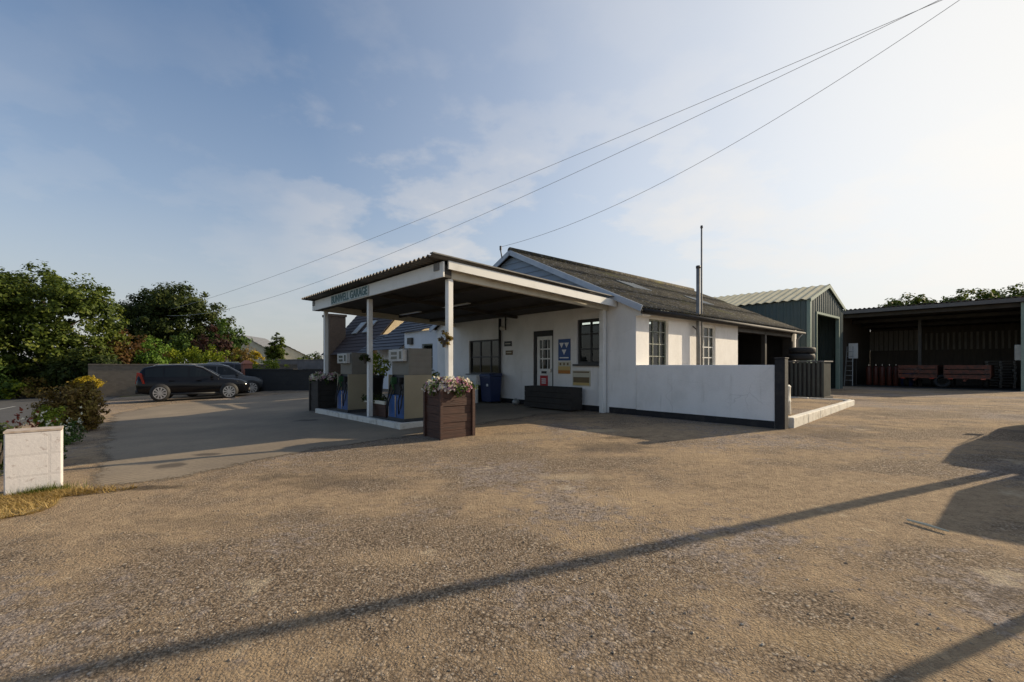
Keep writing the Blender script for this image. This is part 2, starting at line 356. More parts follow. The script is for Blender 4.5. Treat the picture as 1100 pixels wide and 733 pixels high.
def wall_mesh(mb, x0, x1, z0, z1, y0, y1, holes, axis='x'):
    """wall plate with rectangular openings: grid of quads plus reveals. runs along x (or along y with axis='y')."""
    xs = sorted(set([x0, x1] + [h[i] for h in holes for i in (0,1)])); zs = sorted(set([z0, z1] + [h[i] for h in holes for i in (2,3)]))
    def P(u, w, z): return (u, w, z) if axis == 'x' else (w, u, z)
    def hole(u, z): return any(h[0] < u < h[1] and h[2] < z < h[3] for h in holes)
    cell = {}
    for i in range(len(xs)-1):
        for j in range(len(zs)-1):
            cell[i,j] = not hole((xs[i]+xs[i+1])/2, (zs[j]+zs[j+1])/2)
    for (i,j), s in cell.items():
        if not s: continue
        a,b,c,d = xs[i],xs[i+1],zs[j],zs[j+1]
        for w in (y0,y1): mb.add([P(a,w,c),P(b,w,c),P(b,w,d),P(a,w,d)], [(0,1,2,3)])
        if not cell.get((i-1,j), False): mb.add([P(a,y0,c),P(a,y1,c),P(a,y1,d),P(a,y0,d)], [(0,1,2,3)])
        if not cell.get((i+1,j), False): mb.add([P(b,y0,c),P(b,y1,c),P(b,y1,d),P(b,y0,d)], [(0,1,2,3)])
        if not cell.get((i,j-1), False): mb.add([P(a,y0,c),P(b,y0,c),P(b,y1,c),P(a,y1,c)], [(0,1,2,3)])
        if not cell.get((i,j+1), False): mb.add([P(a,y0,d),P(b,y0,d),P(b,y1,d),P(a,y1,d)], [(0,1,2,3)])
    return mb
def corrugated(mb, p00, p10, p01, p11, waves, amp, nseg=6, rows=3, thick=0.008, lap=0.0):
    """sheet: u from p0x to p1x across corrugations, v up the slope"""
    p00,p10,p01,p11 = map(Vector, (p00,p10,p01,p11))
    nrm = (p10-p00).cross(p01-p00).normalized()
    if nrm.z < 0: nrm = -nrm
    nu = waves*nseg
    k = len(mb.v)
    lay = []
    for side in (0,1):
        st = len(mb.v)
        for r in range(rows+1):
            v = r/rows
            for i in range(nu+1):
                u = i/nu
                p = (p00*(1-u)+p10*u)*(1-v) + (p01*(1-u)+p11*u)*v
                h = amp*math.cos(2*PI*u*waves) - side*thick
                mb.v.append(tuple(p + nrm*h))
        for r in range(rows):
            for i in range(nu):
                q = [st+r*(nu+1)+i, st+r*(nu+1)+i+1, st+(r+1)*(nu+1)+i+1, st+(r+1)*(nu+1)+i]
                mb.f.append(q if side == 0 else q[::-1]); mb.m.append(mb.cur)
        lay.append(st)
    A, B = lay
    for i in range(nu):
        for r in (0, rows):
            o = r*(nu+1)
            mb.f.append([A+o+i, A+o+i+1, B+o+i+1, B+o+i]); mb.m.append(mb.cur)
    for r in range(rows):
        for i in (0, nu):
            mb.f.append([A+r*(nu+1)+i, A+(r+1)*(nu+1)+i, B+(r+1)*(nu+1)+i, B+r*(nu+1)+i]); mb.m.append(mb.cur)
    return mb

def leaf_mesh(name, pos, nrm, size, m, parent=None, loc=(0,0,0), aspect=0.6, kind=None):
    n = len(pos)
    nrm = nrm/ (np.linalg.norm(nrm, axis=1, keepdims=True)+1e-9)
    t = rng.normal(size=(n,3)); t -= nrm*np.sum(t*nrm, axis=1, keepdims=True); t /= (np.linalg.norm(t, axis=1, keepdims=True)+1e-9)
    b = np.cross(nrm, t)
    sz = np.asarray(size)*np.ones(n); sz = sz[:,None]
    V = np.stack([pos - t*sz*0.5, pos + b*sz*aspect*0.5 - t*sz*0.05, pos + t*sz*0.5, pos - b*sz*aspect*0.5 - t*sz*0.05], axis=1).reshape(-1,3)
    me = bpy.data.meshes.new(name)
    me.vertices.add(4*n); me.vertices.foreach_set('co', V.astype(np.float32).ravel())
    me.loops.add(4*n); me.loops.foreach_set('vertex_index', np.arange(4*n, dtype=np.int32))
    me.polygons.add(n); me.polygons.foreach_set('loop_start', np.arange(0, 4*n, 4, dtype=np.int32))
    me.update(calc_edges=True)
    me.materials.append(m)
    o = bpy.data.objects.new(name, me); col.objects.link(o); o.location = loc
    if parent: o.parent = parent
    if kind: o['kind'] = kind
    return o
def crown_points(ells, nclump, per, clump_r, shell=0.55, flat=0.0):
    P, Nn = [], []
    vols = np.array([e[3]*e[4]*e[5] for e in ells])**0.67; vols = vols/vols.sum()
    for e, w in zip(ells, vols):
        k = max(3, int(nclump*w))
        d = rng.normal(size=(k,3)); d /= np.linalg.norm(d, axis=1, keepdims=True)
        rad = (shell + (1.03-shell)*rng.random(k)**0.6)[:,None]
        rad = rad*np.where(rng.random(k) < 0.12, 1.0+0.14*rng.random(k), 1.0)[:,None]
        c = np.array(e[:3]) + d*rad*np.array(e[3:6])
        cr = clump_r*(0.6+0.8*rng.random(k))
        m = per
        off = rng.normal(size=(k,m,3)); off /= np.linalg.norm(off, axis=2, keepdims=True)
        off *= (rng.random((k,m,1))**0.45)
        pp = c[:,None,:] + off*cr[:,None,None]*np.array([1,1,0.75])
        nn = off*0.7 + d[:,None,:]*0.5 + np.array([0,0,0.45]) + rng.normal(size=(k,m,3))*0.45
        P.append(pp.reshape(-1,3)); Nn.append(nn.reshape(-1,3))
    return np.concatenate(P), np.concatenate(Nn)
def trunk_mesh(h, r, limbs, lean=(0,0)):
    mb = MB()
    n = 7
    pts = [(lean[0]*t*t+0.06*math.sin(5*t), lean[1]*t*t+0.05*math.cos(4*t), h*t) for t in [i/n for i in range(n+1)]]
    mb.tube(pts, [r*(1.25 if i == 0 else 1)*(1-0.75*i/n) for i in range(n+1)], 9)
    for (t, ex) in limbs:
        b = Vector((lean[0]*t*t, lean[1]*t*t, h*t)); e = Vector(ex)
        mid = (b+e)/2 + Vector((0,0,0.12*(e-b).length))
        mb.tube([b, mid, e], [r*0.5*(1-0.5*t), r*0.32*(1-0.4*t), r*0.08], 6)
    return mb
def tree(name, label, cat, x, y, ells, lm, trunk_h, trunk_r, nclump=200, per=40, cr=0.5, ls=0.3, group=None, shell=0.55, z=None, nl=6):
    zz = g(x,y) if z is None else z
    t = thing(name, label, cat, (x, y, zz), 0, group)
    lim = []
    for i in range(nl):
        e = ells[i % len(ells)]; a = 2*PI*i/nl + 0.4
        lim.append((0.45+0.4*(i/nl), (e[0]+e[3]*0.65*math.cos(a), e[1]+e[4]*0.65*math.sin(a), e[2]+e[5]*0.3*math.sin(2.1*i))))
    trunk_mesh(trunk_h, trunk_r, lim).build('trunk', M['bark'], t, smooth=True)
    p, n = crown_points(ells, nclump, per, cr, shell)
    leaf_mesh('crown', p, n, ls*(0.6+0.8*rng.random(len(p))), lm, t)
    return t
def bush(name, label, cat, x, y, ells, lm, nclump=60, per=40, cr=0.25, ls=0.1, z=None, group=None, rz=0.0, shell=0.35):
    zz = g(x,y) if z is None else z
    t = thing(name, label, cat, (x,y,zz), rz, group)
    mb = MB()
    for i, e in enumerate(ells):
        for k in range(3):
            a = 2.1*k+i
            mb.tube([(e[0]*0.6, e[1]*0.6, -0.05), (e[0]+0.2*e[3]*math.cos(a), e[1]+0.2*e[4]*math.sin(a), e[2]*0.6), (e[0]+0.6*e[3]*math.cos(a), e[1]+0.6*e[4]*math.sin(a), e[2]+0.4*e[5])], [0.03,0.022,0.008], 5)
    mb.build('stems', M['bark'], t)
    p, n = crown_points(ells, nclump, per, cr, shell)
    k = p[:,2] > 0.01; p, n = p[k], n[k]
    leaf_mesh('foliage', p, n, ls*(0.6+0.8*rng.random(len(p))), lm, t)
    return t
def blades(name, pts, h, w, m, lean=0.5, kind='stuff', parent=None):
    n = len(pts); pts = np.asarray(pts)
    a = rng.random(n)*2*PI; hh = h*(0.4+0.9*rng.random(n)); ln = lean*hh*(0.3+rng.random(n)*1.2)
    dx, dy = np.cos(a), np.sin(a)
    base1 = pts + np.stack([-dy*w/2, dx*w/2, 0*a], 1); base2 = pts + np.stack([dy*w/2, -dx*w/2, 0*a], 1)
    tip = pts + np.stack([dx*ln, dy*ln, hh], 1)
    V = np.stack([base1, base2, tip], 1).reshape(-1,3)
    me = bpy.data.meshes.new(name); me.vertices.add(3*n); me.vertices.foreach_set('co', V.astype(np.float32).ravel())
    me.loops.add(3*n); me.loops.foreach_set('vertex_index', np.arange(3*n, dtype=np.int32))
    me.polygons.add(n); me.polygons.foreach_set('loop_start', np.arange(0,3*n,3,dtype=np.int32)); me.update(calc_edges=True)
    me.materials.append(m)
    o = bpy.data.objects.new(name, me); col.objects.link(o)
    if parent: o.parent = parent
    if kind: o['kind'] = kind
    return o
def text_mesh(name, body, size, m, parent, loc, sx=1.0, align='CENTER', extrude=0.004, bold=0.0):
    cu = bpy.data.curves.new(name, 'FONT'); cu.body = body; cu.size = size; cu.align_x = align; cu.align_y = 'CENTER'
    cu.extrude = extrude; cu.offset = bold
    o = bpy.data.objects.new(name, cu); col.objects.link(o)
    bpy.context.view_layer.update()
    dg = bpy.context.evaluated_depsgraph_get()
    me = bpy.data.meshes.new_from_object(o.evaluated_get(dg))
    bpy.data.objects.remove(o)
    me.name = name; me.transform(Matrix.Rotation(PI/2, 4, 'X') @ Matrix.Diagonal((sx,1,1,1)))
    me.materials.clear(); me.materials.append(m)
    r = bpy.data.objects.new(name, me); col.objects.link(r); r.parent = parent; r.location = loc
    return r

# ------------------------------------------------------------------ camera
cam = bpy.data.cameras.new('camera'); co = bpy.data.objects.new('camera', cam); col.objects.link(co)
co.location = (0,0,CAMZ); co.rotation_euler = (PI/2,0,0)
cam.sensor_width = 36; cam.lens = 36*493/1100; cam.shift_y = 25.5/1100
cam.clip_start = 0.05; cam.clip_end = 3000
sc.camera = co

# ------------------------------------------------------------------ light and sky
SAZ, SEL = R(68), R(24)
sd = Vector((math.sin(SAZ)*math.cos(SEL), math.cos(SAZ)*math.cos(SEL), math.sin(SEL)))
sl = bpy.data.lights.new('sun', 'SUN'); so = bpy.data.objects.new('sun', sl); col.objects.link(so)
sl.energy = 5.0; sl.angle = R(0.6); sl.color = (1.0, 0.82, 0.58)
so.rotation_euler = sd.to_track_quat('Z','Y').to_euler(); so.location = (20, 10, 20)
w = bpy.data.worlds.new('World'); sc.world = w; w.use_nodes = True
nt = w.node_tree; bg = nt.nodes['Background']
sky = N(nt, 'ShaderNodeTexSky'); sky.sky_type = 'NISHITA'; sky.sun_disc = False
sky.sun_elevation = SEL; sky.sun_rotation = SAZ; sky.air_density = 1.0; sky.dust_density = 1.0; sky.ozone_density = 1.8
tcw = N(nt, 'ShaderNodeTexCoord').outputs['Generated']
sp = N(nt, 'ShaderNodeSeparateXYZ'); nt.links.new(tcw, sp.inputs[0])
den = mathn(nt, 'ADD', mathn(nt, 'MAXIMUM', sp.outputs[2], 0.0), 0.22)
cb = N(nt, 'ShaderNodeCombineXYZ')
nt.links.new(mathn(nt, 'DIVIDE', sp.outputs[0], den), cb.inputs[0]); nt.links.new(mathn(nt, 'DIVIDE', sp.outputs[1], den), cb.inputs[1])
mpw = N(nt, 'ShaderNodeMapping'); mpw.inputs['Location'].default_value = (20.3, 1.1, 0.5); nt.links.new(cb.outputs[0], mpw.inputs[0])
n1 = noise(nt, mpw.outputs[0], 2.6, 10, 0.56)
n2 = noise(nt, mpw.outputs[0], 0.75, 3, 0.5)
dsun = N(nt, 'ShaderNodeVectorMath'); dsun.operation = 'DOT_PRODUCT'; nt.links.new(tcw, dsun.inputs[0]); dsun.inputs[1].default_value = sd
dpos = mathn(nt, 'MAXIMUM', dsun.outputs['Value'], 0.0)
veil = ramp(nt, [(0.15, 0.0), (0.50, 0.20), (0.78, 0.56), (0.96, 0.94)], dpos)
hz = ramp(nt, [(0.0, 0.85), (0.12, 0.66), (0.30, 0.22), (0.55, 0.0)], mathn(nt, 'MAXIMUM', sp.outputs[2], 0.0))
low = ramp(nt, [(0.03, 0.6), (0.16, 1.0), (0.34, 0.75), (0.55, 0.15)], mathn(nt, 'MAXIMUM', sp.outputs[2], 0.0))
side = ramp(nt, [(0.0, 0.2), (0.12, 0.65), (0.30, 1.0)], dpos)
dens = mathn(nt, 'ADD', mathn(nt, 'MULTIPLY', n1, 0.6), mathn(nt, 'MULTIPLY', n2, 0.4))
cl = ramp(nt, [(0.48, 0.0), (0.54, 0.48), (0.62, 0.85)], dens); cl.color_ramp.interpolation = 'EASE'
cmask = mathn(nt, 'MULTIPLY', mathn(nt, 'MULTIPLY', cl.outputs[0], low.outputs[0]), side.outputs[0])
c = mixc(nt, hz.outputs[0], sky.outputs[0], (3.3, 3.3, 3.35))
c = mixc(nt, veil.outputs[0], c, (6.0, 5.95, 5.75))
ccol = mixc(nt, veil.outputs[0], (4.6, 4.45, 4.35), (6.6, 6.45, 6.15))
skyc = mixc(nt, cmask, c, ccol)
nt.links.new(skyc, bg.inputs[0]); bg.inputs[1].default_value = 0.13
vs = sc.view_settings; vs.view_transform = 'Standard'; vs.look = 'None'; vs.gamma = 1; vs.use_curve_mapping = False; vs.exposure = 0.27
sc.cycles.max_bounces = 8; sc.cycles.transparent_max_bounces = 16

# ------------------------------------------------------------------ ground
def axis_pts(fine0, fine1, step, far, growth=1.35):
    a = list(np.arange(fine0, fine1+1e-6, step)); s = step; x = fine1
    while x < far: s *= growth; x += s; a.append(x)
    s = step; x = fine0; pre = []
    while x > -far: s *= growth; x -= s; pre.append(x)
    return np.array(pre[::-1]+a)
def sheet(name, xs, ys, keep, dz, m, label=None):
    X, Y = np.meshgrid(xs, ys); Z = G(X, Y) + dz
    nx, ny = len(xs), len(ys)
    V = np.stack([X,Y,Z], 2).reshape(-1,3)
    F = []
    for j in range(ny-1):
        for i in range(nx-1):
            cx, cy = (xs[i]+xs[i+1])/2, (ys[j]+ys[j+1])/2
            if keep is None or keep(cx, cy): F.append((j*nx+i, j*nx+i+1, (j+1)*nx+i+1, (j+1)*nx+i))
    me = bpy.data.meshes.new(name); me.from_pydata(V.tolist(), [], F); me.materials.append(m)
    me.polygons.foreach_set('use_smooth', [True]*len(F))
    o = bpy.data.objects.new(name, me); col.objects.link(o); o['kind'] = 'structure'
    bm = bmesh.new(); bm.from_mesh(me)
    bmesh.ops.delete(bm, geom=[v for v in bm.verts if not v.link_faces], context='VERTS'); bm.to_mesh(me); bm.free()
    return o
def poly_sheet(name, poly, dz, m, step=0.6, structure=True):
    """flat polygon cut on a fine grid and draped on the ground"""
    bm = bmesh.new()
    vs_ = [bm.verts.new((x,y,0)) for x,y in poly]; bm.faces.new(vs_)
    xs = [p[0] for p in poly]; ys = [p[1] for p in poly]
    for ax, lo, hi in ((0,min(xs),max(xs)), (1,min(ys),max(ys))):
        k = lo+step
        while k < hi:
            nrm = (1,0,0) if ax == 0 else (0,1,0); c = (k,0,0) if ax == 0 else (0,k,0)
            bmesh.ops.bisect_plane(bm, geom=bm.verts[:]+bm.edges[:]+bm.faces[:], plane_co=c, plane_no=nrm)
            k += step
    for v in bm.verts: v.co.z = g(v.co.x, v.co.y)+dz
    bmesh.ops.recalc_face_normals(bm, faces=bm.faces)
    for f in bm.faces:
        if f.normal.z < 0: f.normal_flip()
    me = bpy.data.meshes.new(name); bm.to_mesh(me); bm.free(); me.materials.append(m)
    o = bpy.data.objects.new(name, me); col.objects.link(o)
    if structure: o['kind'] = 'structure'
    return o

def gravel_mat():
    m, nt, p = nt_new('dusty_gravel')
    tc = N(nt, 'ShaderNodeTexCoord').outputs['Object']
    v1 = N(nt, 'ShaderNodeTexVoronoi'); v1.inputs['Scale'].default_value = 75; nt.links.new(tc, v1.inputs['Vector'])
    st = N(nt, 'ShaderNodeSeparateColor'); nt.links.new(v1.outputs['Color'], st.inputs[0])
    grain = noise(nt, tc, 38, 8, 0.75); fine = noise(nt, tc, 9, 6, 0.65)
    big = noise(nt, tc, 0.30, 7, 0.6); mid = noise(nt, tc, 1.5, 6, 0.62)
    mp = N(nt, 'ShaderNodeMapping'); mp.inputs['Rotation'].default_value = (0,0,R(-42)); mp.inputs['Scale'].default_value = (0.16,0.55,1); nt.links.new(tc, mp.inputs[0])
    trk = noise(nt, mp.outputs[0], 1.0, 6, 0.6)
    v2 = N(nt, 'ShaderNodeTexVoronoi'); v2.inputs['Scale'].default_value = 48; nt.links.new(tc, v2.inputs['Vector'])
    st2 = N(nt, 'ShaderNodeSeparateColor'); nt.links.new(v2.outputs['Color'], st2.inputs[0])
    sr = [(0.0,(0.10,0.074,0.052)),(0.22,(0.19,0.145,0.103)),(0.6,(0.32,0.25,0.178)),(0.88,(0.45,0.37,0.275)),(0.97,(0.52,0.45,0.36)),(1.0,(0.66,0.61,0.53))]
    stone = ramp(nt, sr, st.outputs[0]); stone2 = ramp(nt, sr, st2.outputs[1])
    pick = ramp(nt, [(0.46,0.0),(0.54,1.0)], noise(nt, tc, 16, 4, 0.6))
    stn = mixc(nt, pick.outputs[0], stone.outputs[0], stone2.outputs[0])
    gap = mixc(nt, pick.outputs[0], v1.outputs['Distance'], v2.outputs['Distance'])
    gr = ramp(nt, [(0.30,(0.085,0.062,0.042)),(0.48,(0.235,0.178,0.12)),(0.60,(0.34,0.268,0.186)),(0.74,(0.48,0.405,0.31))], grain)
    c = mixc(nt, 0.62, gr.outputs[0], stn)
    c = mixc(nt, ramp(nt, [(0.42,0.0),(0.75,0.75)], gap).outputs[0], c, (0.055,0.040,0.028))
    dust = mixc(nt, ramp(nt, [(0.36,0.0),(0.62,1.0)], fine).outputs[0], (0.43,0.325,0.205), (0.30,0.222,0.142))
    dust = mixc(nt, ramp(nt, [(0.55,0.0),(0.68,0.8)], noise(nt, tc, 24, 5, 0.7)).outputs[0], dust, (0.15,0.11,0.07))
    dm = mathn(nt, 'ADD', mathn(nt, 'MULTIPLY', trk, 0.6), mathn(nt, 'MULTIPLY', mid, 0.4))
    c = mixc(nt, ramp(nt, [(0.455,0.0),(0.54,0.82)], dm).outputs[0], c, dust)
    grey = mixc(nt, ramp(nt, [(0.42,0.0),(0.58,1.0)], noise(nt, tc, 30, 5, 0.75)).outputs[0], (0.12,0.098,0.084), (0.40,0.345,0.30))
    c = mixc(nt, ramp(nt, [(0.51,0.0),(0.57,0.85)], mathn(nt, 'ADD', mathn(nt, 'MULTIPLY', big, 0.65), mathn(nt, 'MULTIPLY', fine, 0.35))).outputs[0], c, grey)
    wet = noise(nt, tc, 0.6, 6, 0.65)
    c = mixc(nt, ramp(nt, [(0.585,0.0),(0.66,0.45)], wet).outputs[0], c, (0.085,0.064,0.046))
    pale = noise(nt, tc, 1.1, 6, 0.7)
    c = mixc(nt, ramp(nt, [(0.62,0.0),(0.68,0.6)], pale).outputs[0], c, (0.50,0.42,0.30))
    c = mixc(nt, 1.0, c, (1.03, 1.02, 1.02), 'MULTIPLY')
    # oil stains, worn dark patches pale sandy scrapes, and a soft shadow band painted in
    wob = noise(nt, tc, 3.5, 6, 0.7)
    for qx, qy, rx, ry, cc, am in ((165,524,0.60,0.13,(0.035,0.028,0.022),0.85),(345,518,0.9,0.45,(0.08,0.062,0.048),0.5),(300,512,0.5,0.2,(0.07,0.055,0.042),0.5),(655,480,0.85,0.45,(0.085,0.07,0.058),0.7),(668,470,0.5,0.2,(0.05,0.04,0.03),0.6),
            (640,463,0.8,0.22,(0.50,0.40,0.26),0.7),(610,512,0.5,0.22,(0.48,0.38,0.25),0.6),(760,492,0.9,0.5,(0.45,0.33,0.2),0.55),(560,470,1.3,0.35,(0.42,0.32,0.20),0.6),(870,462,1.0,1.5,(0.11,0.085,0.065),0.55),  # last entry of this row is soft dark shading painted in
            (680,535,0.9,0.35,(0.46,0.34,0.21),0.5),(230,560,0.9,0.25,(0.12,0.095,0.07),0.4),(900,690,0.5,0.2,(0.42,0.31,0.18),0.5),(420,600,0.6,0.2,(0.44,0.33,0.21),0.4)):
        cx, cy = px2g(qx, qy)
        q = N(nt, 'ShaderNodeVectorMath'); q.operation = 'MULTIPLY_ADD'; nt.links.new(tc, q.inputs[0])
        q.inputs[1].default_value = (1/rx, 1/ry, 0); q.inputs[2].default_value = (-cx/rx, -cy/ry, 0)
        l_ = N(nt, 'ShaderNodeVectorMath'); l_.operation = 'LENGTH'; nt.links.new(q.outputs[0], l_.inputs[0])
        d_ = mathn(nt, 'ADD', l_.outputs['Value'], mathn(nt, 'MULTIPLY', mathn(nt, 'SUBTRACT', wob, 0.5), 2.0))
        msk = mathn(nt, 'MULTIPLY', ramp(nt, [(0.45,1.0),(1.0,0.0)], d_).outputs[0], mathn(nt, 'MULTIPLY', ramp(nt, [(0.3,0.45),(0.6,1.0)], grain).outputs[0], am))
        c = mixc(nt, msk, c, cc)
    nt.links.new(c, p.inputs['Base Color']); p.inputs['Roughness'].default_value = 0.95; p.inputs['Specular IOR Level'].default_value = 0.12
    b = N(nt, 'ShaderNodeBump'); b.inputs['Strength'].default_value = 0.9; b.inputs['Distance'].default_value = 0.016
    h = mathn(nt, 'ADD', mathn(nt, 'MULTIPLY', gap, -1.0), mathn(nt, 'MULTIPLY', grain, 1.5))
    h = mathn(nt, 'ADD', h, mathn(nt, 'MULTIPLY', fine, 1.6))
    h = mathn(nt, 'ADD', h, mathn(nt, 'MULTIPLY', mid, 1.4))
    nt.links.new(h, b.inputs['Height']); nt.links.new(b.outputs[0], p.inputs['Normal'])
    return m
def apron_mat():
    m, nt, p = nt_new('brushed_concrete')
    tc = N(nt, 'ShaderNodeTexCoord').outputs['Object']
    mp = N(nt, 'ShaderNodeMapping'); mp.inputs['Rotation'].default_value = (0,0,-TH); nt.links.new(tc, mp.inputs[0])
    wv = N(nt, 'ShaderNodeTexWave'); wv.wave_type = 'BANDS'; wv.bands_direction = 'X'; wv.inputs['Scale'].default_value = 2.6
    wv.inputs['Distortion'].default_value = 1.2; wv.inputs['Detail'].default_value = 3; nt.links.new(mp.outputs[0], wv.inputs['Vector'])
    a = noise(nt, tc, 0.5, 7, 0.6); f = noise(nt, tc, 20, 5, 0.7)
    c = mixc(nt, ramp(nt, [(0.35,0.0),(0.65,1.0)], a).outputs[0], (0.285,0.232,0.165), (0.195,0.16,0.12))
    c = mixc(nt, ramp(nt, [(0.4,0.0),(0.7,0.5)], f).outputs[0], c, (0.15,0.122,0.088))
    gm = ramp(nt, [(0.40,0.05),(0.58,0.6)], noise(nt, tc, 0.9, 3))
    c = mixc(nt, mathn(nt, 'MULTIPLY', ramp(nt, [(0.0,1.0),(0.35,0.0)], wv.outputs[0]).outputs[0], gm.outputs[0]), c, (0.085,0.07,0.052))
    # two oil stains
    for cx, cy, rx, ry in ((*px2g(182,501), 0.42, 0.36), (*px2g(172,522), 0.75, 0.16), (*px2g(222,489), 0.4, 0.25), (*px2g(330,452), 0.7, 0.4)):
        q = N(nt, 'ShaderNodeVectorMath'); q.operation = 'MULTIPLY_ADD'; nt.links.new(tc, q.inputs[0])
        q.inputs[1].default_value = (1/rx, 1/ry, 0); q.inputs[2].default_value = (-cx/rx, -cy/ry, 0)
        ln = N(nt, 'ShaderNodeVectorMath'); ln.operation = 'LENGTH'; nt.links.new(q.outputs[0], ln.inputs[0])
        d = mathn(nt, 'ADD', ln.outputs['Value'], mathn(nt, 'MULTIPLY', noise(nt, tc, 5, 4), 0.8))
        c = mixc(nt, ramp(nt, [(0.7,0.75),(1.5,0.0)], d).outputs[0], c, (0.055,0.046,0.038))
    nt.links.new(c, p.inputs['Base Color']); p.inputs['Roughness'].default_value = 0.85; p.inputs['Specular IOR Level'].default_value = 0.25
    b = N(nt, 'ShaderNodeBump'); b.inputs['Strength'].default_value = 0.35; b.inputs['Distance'].default_value = 0.012
    nt.links.new(mathn(nt, 'ADD', mathn(nt, 'MULTIPLY', wv.outputs[0], gm.outputs[0]), f), b.inputs['Height']); nt.links.new(b.outputs[0], p.inputs['Normal'])
    # the slab feathers out under the gravel that has spread over its rim
    at_ = N(nt, 'ShaderNodeAttribute'); at_.attribute_name = 'rim'
    e = mathn(nt, 'ADD', at_.outputs['Fac'], mathn(nt, 'MULTIPLY', mathn(nt, 'SUBTRACT', noise(nt, tc, 2.2, 6, 0.65), 0.5), 1.1))
    e = mathn(nt, 'ADD', e, mathn(nt, 'MULTIPLY', mathn(nt, 'SUBTRACT', noise(nt, tc, 30, 4, 0.7), 0.5), 0.9))
    tr = N(nt, 'ShaderNodeBsdfTransparent'); mx = N(nt, 'ShaderNodeMixShader')
    nt.links.new(ramp(nt, [(0.42, 0.0), (0.62, 1.0)], e).outputs[0], mx.inputs[0]); nt.links.new(tr.outputs[0], mx.inputs[1]); nt.links.new(p.outputs[0], mx.inputs[2])
    nt.links.new(mx.outputs[0], nt.nodes['Material Output'].inputs[0])
    return m
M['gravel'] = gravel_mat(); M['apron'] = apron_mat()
M['field'] = mat('rough_grass_ground', (0.085,0.085,0.022), (0.14,0.12,0.04), 0.95, ns=0.7, bump=0.6, bs=4)
M['asphalt'] = mat('road_asphalt', (0.075,0.072,0.068), (0.055,0.053,0.05), 0.85, ns=2, bump=0.3, bs=60)
M['road_line'] = mat('worn_road_line', (0.5,0.5,0.47), (0.3,0.3,0.28), 0.7, ns=6)
xs = axis_pts(-30, 30, 0.75, 1500); ys = axis_pts(-6, 45, 0.75, 1500)
sheet('ground', xs, ys, None, -0.02, M['field'])
YARD = [AB(26,-40), AB(26,40), AB(-9,40), AB(-20,12), (-19.0,33.0), (-4.39*0.836-0.548*33, -4.39*0.548+0.836*33), (-4.39*0.836-0.548*7.6, -4.39*0.548+0.836*7.6), px2g(0,575), AB(-2,-12.5), AB(6,-18), AB(10,-40)]
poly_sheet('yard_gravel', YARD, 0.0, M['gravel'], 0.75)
APR = [px2g(*q) for q in ((40,545),(90,532),(150,528),(215,516),(290,497),(350,486),(420,476),(475,468),(520,459),(560,452),(590,447))] + [AB(-0.8,-0.02), AB(-7.95,-0.02), AB(-11,0.1), AB(-15,-0.5), AB(-17,-3.5), AB(-16.5,-8.2), px2g(108,446), px2g(92,470), px2g(72,505)]
apo = poly_sheet('concrete_apron', APR, 0.008, M['apron'], 0.3)
def seg_d(p, a, b):
    ax, ay = a; bx, by = b; t = max(0, min(1, ((p.x-ax)*(bx-ax)+(p.y-ay)*(by-ay))/((bx-ax)**2+(by-ay)**2+1e-9)))
    return math.hypot(p.x-ax-t*(bx-ax), p.y-ay-t*(by-ay))
rim = apo.data.attributes.new('rim', 'FLOAT', 'POINT')
segs = [(APR[i], APR[i+1]) for i in range(10)] + [(APR[i], APR[(i+1) % len(APR)]) for i in range(13, len(APR))]
rim.data.foreach_set('value', [min(3.0, min(seg_d(v.co, *q) for q in segs)/0.7) for v in apo.data.vertices])
# road beyond the verge
rdv = Vector((-0.548, 0.836)); rn = Vector((0.836, 0.548))
def RD(n, s): p = rn*n + rdv*s; return (p.x, p.y)
poly_sheet('road', [RD(-10.4,-30), RD(-4.4,-30), RD(-4.4,130), RD(-10.4,130)], 0.0, M['asphalt'], 1.0)
poly_sheet('road_marking', [RD(-7.35,26.2), RD(-7.25,26.2), RD(-7.25,29.2), RD(-7.35,29.2)], 0.005, M['road_line'], 1.0)

# loose stones near the camera
def stones():
    n = 3200
    X = rng.uniform(-6, 7, n*3); Y = 1.6 + (rng.random(n*3)**1.6)*9
    b = -(X-O[0])*SA + (Y-O[1])*CA
    k = (b < -5.6) & (np.abs(X) < Y*1.25); X, Y = X[k][:n], Y[k][:n]
    base = [(1,0,0),(-1,0,0),(0,1,0),(0,-1,0),(0,0,1),(0,0,-1)]
    fs = [(0,2,4),(2,1,4),(1,3,4),(3,0,4),(2,0,5),(1,2,5),(3,1,5),(0,3,5)]
    mb = MB()
    for x, y in zip(X, Y):
        s = 0.0035 + 0.0075*random.random()**5
        a = random.random()*PI; z = g(x,y)
        vs_ = []
        for bx,by,bz in base:
            q = s*(0.7+0.6*random.random())
            vs_.append((x+q*(bx*math.cos(a)-by*math.sin(a))*1.3, y+q*(bx*math.sin(a)+by*math.cos(a)), z+0.35*s+q*bz*0.65))
        mb.add(vs_, fs)
    m = leafmat('loose_stone', [(0.2,(0.22,0.17,0.12)),(0.5,(0.34,0.28,0.21)),(0.95,(0.60,0.54,0.45))], 0.0)
    o = mb.build('loose_stones', m); o['kind'] = 'stuff'
    tag(o, 'loose pale and brown stones scattered over the gravel yard', 'stones')
stones()
tw = MB(); x, y = px2g(1000, 568)
tw.tube([(-0.06,0.16,0.02),(-0.01,0.03,0.022),(0.035,-0.12,0.02)], [0.008,0.011,0.007], 6)
tag(tw.build('stick', M['sign_cream'], None, (x,y,g(x,y))), 'pale dry stick lying on the gravel near the right shadow', 'stick')

